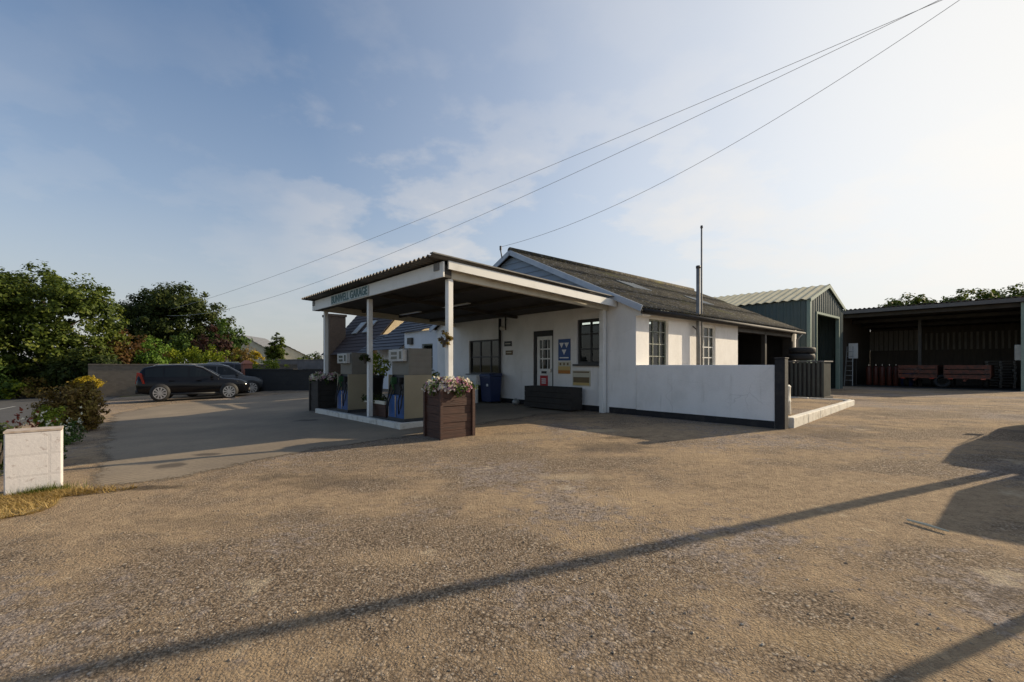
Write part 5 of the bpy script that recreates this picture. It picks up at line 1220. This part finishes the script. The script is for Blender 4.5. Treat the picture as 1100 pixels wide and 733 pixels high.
# ------------------------------------------------------------------ cars
def make_car(name, label, paint, loc, rz, group):
    t = thing(name, label, 'car', loc, rz, group); t.scale = (0.93,0.93,0.99)
    # lower body loft
    st = [(-2.36,0.62,0.78,0.52),(-2.33,0.48,0.95,0.78),(-2.22,0.36,1.04,0.87),(-1.85,0.30,1.08,0.925),(-1.0,0.28,1.06,0.945),(0.0,0.28,1.04,0.95),(0.85,0.28,1.03,0.945),
          (1.1,0.28,1.01,0.94),(1.6,0.29,0.96,0.925),(2.0,0.31,0.90,0.89),(2.22,0.36,0.80,0.80),(2.32,0.45,0.70,0.68),(2.36,0.52,0.62,0.5)]
    def ring(x, zb, zt, w_):
        h = zt-zb
        half = [(0,zb),(w_*0.86,zb),(w_*0.97,zb+h*0.16),(w_,zb+h*0.42),(w_*0.985,zb+h*0.70),(w_*0.95,zb+h*0.88),(w_*0.86,zt),(w_*0.45,zt+0.018),(0,zt+0.022)]
        return [(x,y,z) for y,z in half]+[(x,-y,z) for y,z in half[-2:0:-1]]
    q = MB(); rings = [ring(*s) for s in st]; n = len(rings[0]); k = 0
    for r_ in rings: q.v += r_
    for i in range(len(rings)-1):
        for j in range(n): q.f.append([i*n+j,i*n+(j+1)%n,(i+1)*n+(j+1)%n,(i+1)*n+j]); q.m.append(0)
    q.f.append(list(range(n))); q.m.append(0); q.f.append([(len(rings)-1)*n+j for j in range(n)]); q.m.append(0)
    # greenhouse loft
    gs = [(-2.31,1.06,0.80,0.76),(-2.20,1.36,0.84,0.71),(-2.06,1.53,0.85,0.67),(-1.6,1.62,0.86,0.65),(-0.7,1.655,0.87,0.64),(0.0,1.63,0.87,0.63),(0.28,1.56,0.86,0.62),(0.66,1.33,0.85,0.70),(1.10,1.04,0.83,0.80)]
    def gring(x, zt, wb, wr):
        half = [(wb,0.99),(wr+(wb-wr)*0.08,max(1.0,zt-0.07)),(wr*0.9,zt-0.012),(wr*0.5,zt+0.01),(0,zt+0.015)]
        return [(x,y,z) for y,z in half]+[(x,-y,z) for y,z in half[-2::-1]]
    k = len(q.v); gr = [gring(*s) for s in gs]; n = len(gr[0])
    for r_ in gr: q.v += r_
    for i in range(len(gr)-1):
        for j in range(n-1): q.f.append([k+i*n+j,k+i*n+j+1,k+(i+1)*n+j+1,k+(i+1)*n+j]); q.m.append(0)
    q.cur = 1
    for wx in (-1.40,1.44):
        for s in (-1,1):
            q.lathe([(0.02,-0.02),(0.40,-0.02),(0.41,0.0),(0.41,0.02),(0.39,0.025),(0.02,0.025)], (wx,s*0.935-0.005,0.39), 22, 'y')
    for s in (-1,1): q.box(-1.0,1.02,s*0.93-0.025,s*0.93+0.025,0.27,0.36)
    q.box(-2.37,-2.2,-0.7,0.7,0.34,0.50); q.box(2.2,2.375,-0.6,0.6,0.36,0.52)
    q.build('body', [paint, M['car_trim']], t, smooth=True)
    # glass
    def gtop(x):
        for a, b in zip(gs, gs[1:]):
            if a[0] <= x <= b[0]:
                f = (x-a[0])/(b[0]-a[0]); return [a[i]+(b[i]-a[i])*f for i in range(4)]
        return gs[-1]
    for s in (-1,1):
        for x0, x1 in ((-2.0,-1.30),(-1.24,-0.30),(-0.24,0.82)):
            m_ = MB(); N_ = 8; v = []
            for i in range(N_+1):
                x = x0+(x1-x0)*i/N_; _, zt, wb, wr = gtop(x); wt = wr+(wb-wr)*0.08; zu = max(1.0,zt-0.07)
                def P(z): f = (z-0.99)/max(0.02,(zu-0.99)); return (x, s*(wb+(wt-wb)*f+0.008), z)
                lo_, hi_ = 1.09, max(1.095, zu-0.03)
                v += [P(lo_), P(hi_)]
            m_.add(v, [(2*i,2*i+2,2*i+3,2*i+1) for i in range(N_)])
            m_.build('side_window', M['car_glass'], t)
        m_ = MB();  m_.tube([(0.98,s*0.83,1.12),(0.66,s*0.735,1.33),(0.30,s*0.655,1.53),(0.0,s*0.66,1.60)], 0.013, 6); m_.build('window_trim', M['chrome'], t)
    def topglass(x0, x1, nm):
        m_ = MB(); v = []; N_ = 6; c = (-0.92,-0.5,0,0.5,0.92)
        for i in range(N_+1):
            x = x0+(x1-x0)*i/N_; _, zt, wb, wr = gtop(x)
            for f in c: v.append((x, wr*0.92*f, zt+0.022-0.02*abs(f)**2))
        k_ = len(c); m_.add(v, [(i*k_+j,i*k_+j+1,(i+1)*k_+j+1,(i+1)*k_+j) for i in range(N_) for j in range(k_-1)])
        m_.build(nm, M['car_glass'], t, smooth=True)
    topglass(0.32,1.04,'windscreen'); topglass(-2.28,-2.1,'rear_window')
    for s in (-1,1):
        m_ = MB(); m_.hexa([(1.85,s*0.80,0.74),(2.24,s*0.70,0.70),(2.27,s*0.52,0.70),(2.2,s*0.45,0.74),(1.8,s*0.87,0.86),(2.17,s*0.76,0.80),(2.2,s*0.56,0.80),(2.1,s*0.5,0.85)]); m_.build('headlight', M['lamp_lens'], t, smooth=False)
        m_ = MB(); m_.hexa([(-2.39,s*0.60,0.80),(-2.0,s*0.955,0.80),(-2.0,s*0.84,0.80),(-2.3,s*0.60,0.80),(-2.32,s*0.68,1.30),(-2.10,s*0.885,1.24),(-2.12,s*0.78,1.24),(-2.2,s*0.66,1.30)]); m_.build('tail_light', M['red_lens'], t)
        m_ = MB(); m_.hexa([(0.62,s*0.87,1.04),(0.78,s*0.87,1.04),(0.78,s*1.07,1.06),(0.66,s*1.07,1.06),(0.64,s*0.87,1.16),(0.76,s*0.87,1.16),(0.75,s*1.07,1.18),(0.67,s*1.07,1.18)]); m_.build('mirror', paint, t, bevel=0.02)
        for x in (-0.95,0.15):
            m_ = MB(); m_.box(x-0.11,x+0.11,s*0.955-0.012,s*0.955+0.012,0.90,0.93); m_.build('handle', M['chrome'] if False else paint, t)
        m_ = MB(); m_.tube([(-1.7,s*0.58,1.60),(-1.6,s*0.58,1.66),(-0.2,s*0.58,1.685),(0.0,s*0.58,1.64)], 0.016, 6); m_.build('roof_rail', M['galv'], t)
    m_ = MB(); m_.box(2.345,2.372,-0.36,0.36,0.56,0.72); m_.build('grille', M['car_trim'], t)
    for wx in (-1.40,1.44):
        for s in (-1,1):
            m_ = MB(); m_.lathe([(0.22,-0.11),(0.33,-0.115),(0.365,-0.08),(0.37,0.0),(0.365,0.08),(0.33,0.115),(0.24,0.11)], (0,0,0), 28, 'y')
            wo = m_.build('wheel', M['tyre'], t, (wx, s*0.875, 0.37), smooth=True)
            m_ = MB()
            for k_ in range(10):
                a = 2*PI*k_/10
                ca, sa = math.cos(a), math.sin(a); y0_ = s*0.122
                m_.hexa([(0.04*ca-0.02*sa,y0_-0.01,0.04*sa+0.02*ca),(0.04*ca+0.02*sa,y0_-0.01,0.04*sa-0.02*ca),(0.26*ca+0.035*sa,y0_-0.01,0.26*sa-0.035*ca),(0.26*ca-0.035*sa,y0_-0.01,0.26*sa+0.035*ca),
                         (0.04*ca-0.02*sa,y0_+0.01,0.04*sa+0.02*ca),(0.04*ca+0.02*sa,y0_+0.01,0.04*sa-0.02*ca),(0.26*ca+0.035*sa,y0_+0.01,0.26*sa-0.035*ca),(0.26*ca-0.035*sa,y0_+0.01,0.26*sa+0.035*ca)])
            m_.lathe([(0.245,-0.012),(0.27,-0.012),(0.27,0.012),(0.245,0.012)], (0,s*0.125,0), 28, 'y', cap=False); m_.lathe([(0.01,-0.012),(0.06,-0.012),(0.05,0.014),(0.01,0.016)], (0,s*0.125,0), 14, 'y')
            m_.build('rim', M['rim'], wo)
    return t
def car_center(prx, pry, pfx, pfy):
    a = Vector(px2g(prx,pry)); b = Vector(px2g(pfx,pfy)); d = (b-a).normalized(); c = (a+b)/2
    return c, math.atan2(d.y,d.x)
c, rz = car_center(171,432,247,427.5)
sidev = Vector((-math.sin(rz), math.cos(rz)))
c = c + sidev*0.86 - Vector((math.cos(rz),math.sin(rz)))*0.02
car = make_car('parked_car', 'black estate car nearest the forecourt with silver wheels', M['car_black'], (c.x,c.y,g(c.x,c.y)), rz, 'cars parked by the stone wall')
def recolor(o, paint, old):
    if o.type == 'MESH' and old.name in [m.name for m in o.data.materials if m]:
        o.data = o.data.copy()
        for i, m in enumerate(o.data.materials):
            if m and m.name == old.name: o.data.materials[i] = paint
    for ch in o.children: recolor(ch, paint, old)
for k, (off, fwd, paint, lab) in enumerate(((2.6,1.0,M['car_grey'],'dark grey car parked just beyond the black estate'),(5.1,1.75,M['car_silver'],'blue grey car farthest back in the row by the gate pier'))):
    o = copy_tree(car); p = c + sidev*off + Vector((math.cos(rz),math.sin(rz)))*fwd
    o.location = (p.x,p.y,g(p.x,p.y)); o['label'] = lab; recolor(o, paint, M['car_black'])
for (x, y, a, lab) in ((10.58,7.97,R(41.5),'dark grey car added out of frame to cast the upper right shadow'),):  # unseen car copy, added so its shadow reaches into the yard
    o = copy_tree(car); o.location = (x,y,g(x,y)); o.rotation_euler = (0,0,a); o['label'] = lab; recolor(o, M['car_grey'], M['car_black'])

t = thing('shadow_blocker', 'added dark green tank out of frame at the right of the yard', 'blocker', (7.4,5.2,g(7.4,5.2)), R(-48))  # unseen box, added and shaped to throw the lower ground shadow
q = MB(); q.hexa([(-0.5,-0.85,0.2),(0.5,-0.85,0.2),(0.5,0.85,0.2),(-0.5,0.85,0.2),(-0.42,-0.6,1.45),(0.42,-0.6,1.45),(0.42,0.8,1.45),(-0.42,0.8,1.45)]); q.build('vessel', M['green_shed'], t, bevel=0.06)
for a in (-0.6,0.4): q = MB(); q.box(-0.5,0.5,a,a+0.2,-0.1,0.198); q.build('block', M['galv'], t)
q = MB(); q.lathe([(0.12,1.452),(0.12,1.5),(0.05,1.53)], (0,0.1,0), 12); q.build('cap', M['dark_metal'], t)

# ------------------------------------------------------------------ poles and wires
PX, PY = 8.0, 6.34
def utility_pole(label, x, y, h, r, group='telegraph poles'):
    t = thing('utility_pole', label, 'pole', (x,y,g(x,y)), R(20), group)
    q = MB(); q.tube([(0,0,-0.3),(0,0,h*0.5),(0,0,h)], [r,r*0.88,r*0.75], 12); q.build('shaft', M['pole_wood'], t, smooth=True)
    q = MB(); q.box(-0.6,0.6,-r-0.06,-r+0.02,h-0.5,h-0.4); q.build('crossarm', M['pole_wood'], t)
    for s in (-0.5,0.5):
        q = MB(); q.lathe([(0.02,0),(0.05,0.03),(0.03,0.07),(0.05,0.1),(0.02,0.14)], (s,-r-0.02,h-0.4), 8); q.build('insulator', M['sign_white'], t)
    return t
utility_pole('wooden telegraph pole out of frame carrying the overhead wires', PX, PY, 7.9, 0.088)
utility_pole('distant pale wooden telegraph pole in front of the round dark tree', -44.6, 55, 8.3, 0.22)
SPX, SPY = px2g(1032,700); SPX += 3.3*math.sin(SAZ); SPY += 3.3*math.cos(SAZ)
t = thing('sign_post', 'slim metal post out of frame at the right', 'post', (SPX,SPY,g(SPX,SPY)), 0)
q = MB(); q.tube([(0,0,0),(0,0,3.6)], 0.045, 10); q.build('shaft', M['galv'], t); q = MB(); q.lathe([(0.05,3.6),(0.05,3.66),(0.02,3.68)], (0,0,0), 10); q.build('cap', M['dark_metal'], t)
def wire(label, ex_, ey_, z0, b_, c_, r0=0.005, r1=0.014):
    q = MB(); pts = []; rs = []
    for i in range(41):
        f = (i/40)**1.6; pts.append((PX+(ex_-PX)*f, PY+(ey_-PY)*f, z0+b_*f+c_*f*f)); rs.append(r0+(r1-r0)*f)
    q.tube(pts, rs, 6); tag(q.build('overhead_wire', M['wire']), label, 'wire', 'overhead wires')
wire('upper overhead wire crossing the sky to the distant pole', -44.8, 55, 7.16, -3.5, 3.5)
wire('lower overhead wire running beside the upper one to the distant pole', -44.8, 54.8, 7.3, -9.35, 9.8)
gx, gy = AB(RX-0.35,-0.26); wire('short overhead wire running down to the garage gable', gx, gy, 7.55, -5.2, 2.68, 0.005, 0.006)

# ------------------------------------------------------------------ trees and shrubs
def at(px, Y): return (px-550)/493*Y
def zat(py, Y): return CAMZ-(py-392)/493*Y
Y = 31; x = at(48,Y); z0 = g(x,Y)
tree('ash_tree', 'large bright green ash tree at the left beyond the road', 'tree', x, Y, [(0,0,5.6,4.0,3.6,2.9),(-3.6,0.5,4.8,2.8,2.8,3.0),(2.8,-0.6,4.7,2.3,2.5,2.9),(0.6,-1.6,3.0,3.2,2.2,2.2),(-1.5,0,7.0,2.2,2.2,1.5),(2.4,0.2,6.7,1.5,1.5,1.1)], M['leaf_ash'], 6.5, 0.28, 560, 62, 0.55, 0.21, shell=0.4)
x = at(-45,28); tree('ash_tree', 'green ash tree cut by the left picture edge', 'tree', x, 28, [(0,0,5.2,3.2,3,3.0),(1.8,0.3,6.6,1.6,1.6,1.2),(1.0,-1,2.8,2.6,2.2,2.0)], M['leaf_ash'], 6, 0.25, 300, 60, 0.55, 0.21, shell=0.4)
Y = 46; x = at(185,Y)
tree('oak_tree', 'round dark oak tree behind the parked cars', 'tree', x, Y, [(0,0,6.2,4.6,4.2,3.6),(-3.6,0,5.4,2.6,2.6,2.6),(3.2,0,5.3,2.9,2.8,3.0),(0.3,0,8.0,2.9,2.8,1.7),(-1.6,0,7.4,2.6,2.6,1.8),(4.2,-1,3.6,1.9,2,1.8),(-1,-2,3.4,3.4,2,1.8)], M['leaf_dark'], 6.5, 0.4, 620, 60, 0.68, 0.27, shell=0.35)
x = at(246,43); tree('birch_tree', 'feathery light green small tree right of the dark oak', 'tree', x, 43, [(0,0,3.6,1.5,1.4,1.9),(0.9,0,3.4,0.9,0.9,0.9)], M['leaf_mid'], 4.4, 0.12, 60, 34, 0.4, 0.26, shell=0.3)
x = at(132,36); tree('copper_beech', 'copper brown rounded small tree left of the oak', 'tree', x, 36, [(0,0,3.2,2.3,2.0,1.3),(1.8,0,2.7,1.6,1.5,1.0),(-1.4,0,2.4,1.3,1.5,1.1)], M['leaf_maroon'], 3.0, 0.15, 220, 50, 0.40, 0.17, shell=0.3)
x = at(167,34); t = bush('laurel_bush', 'bright green rounded bush behind the rear of the black car', 'bush', x, 34, [(0,0,1.8,1.1,1.0,1.0),(-0.5,0,1.2,1.0,1.0,1.2)], M['leaf_bright'], 70, 40, 0.3, 0.17); t.scale.z = 1.38
x = at(217,36); t = bush('clipped_hedge', 'long yellow green clipped hedge behind the parked cars', 'hedge', x, 36, [(-2.4+0.8*i,0,1.15,0.75,0.7,1.15) for i in range(7)], M['leaf_lime'], 160, 40, 0.3, 0.15); t.scale.z = 1.38
x = at(228,39); t = bush('purple_shrub', 'dark purple shrub below the oak tree', 'bush', x, 39, [(0,0,1.9,1.6,1.3,1.5)], M['leaf_purple'], 60, 40, 0.35, 0.2); t.scale.z = 1.38
x = at(196,38); t = bush('mixed_shrub', 'mid green shrub between the laurel and the purple shrub', 'bush', x, 38, [(0,0,1.6,1.7,1.2,1.5)], M['leaf_mid'], 60, 40, 0.35, 0.2); t.scale.z = 1.38
x = at(275,31); bush('golden_bush', 'golden yellow bush behind the terracotta pier', 'bush', x, 31, [(0,0,1.75,0.50,0.5,0.55),(-0.3,0,1.2,0.5,0.5,0.8)], M['leaf_yellow'], 40, 40, 0.2, 0.12)
x = at(262,34); t = bush('red_shrub', 'orange tipped green shrub beside the golden bush', 'bush', x, 34, [(0,0,1.6,1.1,0.9,1.1)], M['leaf_rust'], 50, 36, 0.3, 0.15); t.scale = (0.8,0.8,1.05)
x = at(290,28.5); bush('trailing_shrub', 'yellow green spreading shrub along the top of the black wall', 'bush', x, 28.5, [(-0.6,0,1.1,0.9,0.7,0.75),(0.4,0,1.0,0.8,0.7,0.6)], M['leaf_lime'], 50, 36, 0.22, 0.12)
x = at(297,46); tree('cypress_tree', 'small dense cypress with golden right side', 'tree', x, 46, [(0,0,2.7,0.8,0.8,1.7),(-0.45,0,2.2,0.6,0.7,1.4),(0.45,0,2.5,0.55,0.6,1.5)], M['leaf_ash'], 2.6, 0.12, 170, 50, 0.22, 0.16, shell=0.2)
for i, (px, Yy, h_, lab) in enumerate(((322,58,1.7,'far pale hedge shrub left of the grey canopy post'),(331,60,2.2,'far round grey green shrub behind the garden wall'),(340,62,2.5,'far dark upright shrub next to the left canopy post'),(310,56,1.3,'far low yellow green shrub beyond the garden wall'))):
    bush('garden_shrub', lab, 'bush', at(px,Yy), Yy, [(0,0,h_*0.62,0.9,0.9,h_*0.6)], M[['leaf_lime','leaf_mid','leaf_dark','leaf_lime'][i]], 36, 30, 0.3, 0.22, group='far garden shrubs')
x = at(300,50); bush('field_hedge', 'low far yellow green hedge line behind the garden wall', 'hedge', x, 50, [(-3+0.9*i,0,0.8,0.9,0.6,0.9) for i in range(12)], M['leaf_lime'], 130, 26, 0.32, 0.24)
# dark understorey along the far side of the road
for i, (px, Yy, h_, w_, lm, lab) in enumerate(((5,29,2.1,2.6,'leaf_dark','dark roadside hedge bush at the left edge'),(58,29,2.6,2.8,'leaf_dark','dark roadside hedge bush under the ash tree'),(92,28,2.4,2.0,'leaf_dark','dark hedge bush next to the stone wall end'),(-30,27,1.9,2.6,'leaf_mid','roadside hedge bush just off the left edge'),(112,32,2.9,1.9,'leaf_maroon','brownish hedge bush below the copper tree'))):
    bush('hedge_bush', lab, 'bush', at(px,Yy), Yy, [(0,0,h_*0.62,w_*0.85,0.9,h_*0.66),(w_*0.5,0,h_*0.5,w_*0.6,0.8,h_*0.5),(-w_*0.5,0,h_*0.5,w_*0.6,0.8,h_*0.52)], M[lm], 150, 50, 0.36, 0.2, group='roadside hedge')
for px, Yy, lab in ((14,27,'yellow green verge bush beside the road at the left'),(38,27.5,'pale olive verge bush beside the road')):
    bush('verge_bush', lab, 'bush', at(px,Yy), Yy, [(0,0,0.55,1.0,0.6,0.6),(-0.8,0,0.45,0.7,0.5,0.5)], M['leaf_lime' if px < 20 else 'leaf_rust'], 50, 36, 0.25, 0.14)
# trees behind the barn
for px, Yy, py, ww, lab in ((975,60,318,2.6,'rounded tree top showing above the middle of the barn roof'),(1045,58,312,3.0,'tree top above the right part of the barn roof'),(1092,58,308,3.2,'tree top above the right end of the barn')):
    zt = zat(py,Yy); x = at(px,Yy)
    tree('background_tree', lab, 'tree', x, Yy, [(0,0,zt-2.0,ww,2.4,2.2),(ww*0.7,0,zt-2.3,ww*0.7,2,1.7),(-ww*0.7,0,zt-2.4,ww*0.7,2,1.6)], M['leaf_ash'], zt-2.5, 0.3, 150, 40, 0.6, 0.34, group='trees behind the barn', z=0)
# near bush beside the pier
x, y = px2g(62, 466)
bush('rusty_bush', 'rounded rust and olive bush behind the white block pier', 'bush', x, y+0.35, [(0,0,0.66,0.54,0.5,0.56),(-0.32,-0.1,0.45,0.38,0.4,0.45),(0.30,0,0.52,0.40,0.4,0.50)], M['leaf_rust'], 190, 70, 0.13, 0.06)
x2, y2 = px2g(50, 476)
bush('golden_bush', 'yellow green low bush in front of the rusty bush', 'bush', x2, y2+0.1, [(0,0,0.40,0.30,0.2,0.36)], M['leaf_lime'], 40, 60, 0.10, 0.045)
def flowers(name, label, x, y, n, rx, ry, h, m, sz=0.045):
    t = thing(name, label, 'flowers', (x,y,g(x,y)))
    p, nn = crown_points([(0,0,h*0.5,rx,ry,h*0.55)], 26, 30, 0.1, 0.2); k = p[:,2] > 0
    leaf_mesh('foliage', p[k], nn[k], 0.05, M['leaf_mid'], t)
    c = rng.normal(size=(n,3))*np.array([rx*0.55,ry*0.55,h*0.28])+np.array([0,0,h*0.75]); c[:,2] = np.abs(c[:,2])
    P = np.repeat(c,5,0)+rng.normal(size=(n*5,3))*0.014
    leaf_mesh('blossoms', P, rng.normal(size=(n*5,3))+np.array([0,-0.6,0.8]), sz, m, t, aspect=0.9, kind='stuff')
fx, fy = px2g(76, 478); flowers('white_flowers', 'white flowers at the foot of the rusty bush right of the pier', fx-0.1, fy+0.1, 36, 0.16, 0.16, 0.42, M['petal_white'], 0.032)
fx, fy = px2g(44, 500); flowers('white_flowers', 'small white flowers behind the top of the white pier', fx, fy+0.12, 40, 0.36, 0.14, 0.56, M['petal_white'], 0.036)
fx, fy = px2g(12, 500); flowers('red_plant', 'red leaved plant behind the left of the white pier', fx+0.05, fy+0.15, 60, 0.25, 0.14, 0.60, M['leaf_red'], 0.05)
fx, fy = px2g(-6, 520); bush('pier_hedge', 'dark green hedge behind the left side of the white pier', 'hedge', fx-0.1, fy+0.1, [(0,0,0.36,0.22,0.25,0.36),(-0.5,0.2,0.4,0.4,0.4,0.42)], M['leaf_dark'], 60, 50, 0.1, 0.05)
# straw and grass
n = 16000
u = np.clip(np.abs(rng.normal(size=n))*0.55,0,1.1); th_ = rng.uniform(R(-135),R(5),n)
rr_ = u*(1.0+0.22*np.sin(5*th_)+0.15*np.sin(11*th_+1))
X = PIER[0]-0.05+rr_*0.85*np.cos(th_); Yv = PIER[1]+rr_*1.18*np.sin(th_)
lx = (X-PIER[0])*math.cos(R(42))+(Yv-PIER[1])*math.sin(R(42)); ly = -(X-PIER[0])*math.sin(R(42))+(Yv-PIER[1])*math.cos(R(42))
k = (np.abs(lx) > 0.26) | (ly < -0.15); X, Yv = X[k], Yv[k]
o = blades('straw', np.stack([X,Yv,G(X,Yv)+0.0],1), 0.06, 0.009, M['straw'], 2.2); tag(o, 'flattened dry straw around the foot of the white pier', 'straw')
n = 700
lx = 0.08+rng.normal(size=n)*0.14; ly = -0.20+rng.normal(size=n)*0.035
X = PIER[0]+lx*math.cos(R(42))-ly*math.sin(R(42)); Yv = PIER[1]+lx*math.sin(R(42))+ly*math.cos(R(42))
o = blades('grass', np.stack([X,Yv,G(X,Yv)],1), 0.11, 0.008, M['grass_green'], 0.5); tag(o, 'tuft of green grass at the foot of the white pier', 'grass')
# verge grass across the road and along the near verge
pts = []
for s in np.linspace(0,1,14000):
    nn2 = -10.6-3.0*random.random(); ss = random.uniform(20,62); p = RD(nn2,ss); pts.append((p[0],p[1],g(*p)-0.02))
o = blades('verge_grass', np.array(pts), 0.45, 0.05, M['grass_green'], 0.5); tag(o, 'rough green and yellow grass on the far road verge', 'grass')
pts = []
for s in range(2500):
    nn2 = -4.2+1.3*random.random(); ss = random.uniform(5.5,9.5); p = RD(nn2,ss); pts.append((p[0],p[1],g(*p)-0.02))
o = blades('verge_grass', np.array(pts), 0.18, 0.02, M['grass_green'], 0.5); tag(o, 'low grass on the near verge behind the rusty bush', 'grass')

# ------------------------------------------------------------------ far houses
def house(label, px, Yy, w_, d_, eave, ridge, wallm, roofm, rz, name='far_house'):
    x = at(px,Yy); t = thing(name, label, 'house', (x,Yy,g(x,Yy)), rz, 'houses far behind the yard')
    q = MB(); q.prism([(-w_/2,-0.5),(w_/2,-0.5),(w_/2,eave),(0,ridge-0.1),(-w_/2,eave)], -d_/2, d_/2, 'y'); q.build('wall', wallm, t)
    q = MB()
    for s in (-1,1): slates(q, (s*(w_/2+0.25),-d_/2-0.2,eave-0.15),(s*(w_/2+0.25),d_/2+0.2,eave-0.15),(0,-d_/2-0.2,ridge),(0,d_/2+0.2,ridge), 8, 0.06)
    q.build('roof', roofm, t)
    f = MB(); f.box(-0.5,0.5,-d_/2-0.05,-d_/2-0.01,1.0,2.1); wo = f.build('window', M['white_paint'], t)
    p = MB(); p.box(-0.42,0.42,-d_/2-0.065,-d_/2-0.052,1.08,2.02); p.build('pane', M['car_glass'], wo)
house('far cream bungalow with grey gable beyond the golden bush', 273, 62, 7.0, 8, 3.0, 5.0, M['cream_paint'], mat('far_grey_roof',(0.17,0.18,0.2),(0.14,0.15,0.17),0.8), R(10))
house('far brown roofed house right of the small cypress', 303, 66, 9.0, 8, 1.8, 4.2, M['cream_paint'], M['far_roof'], R(25))
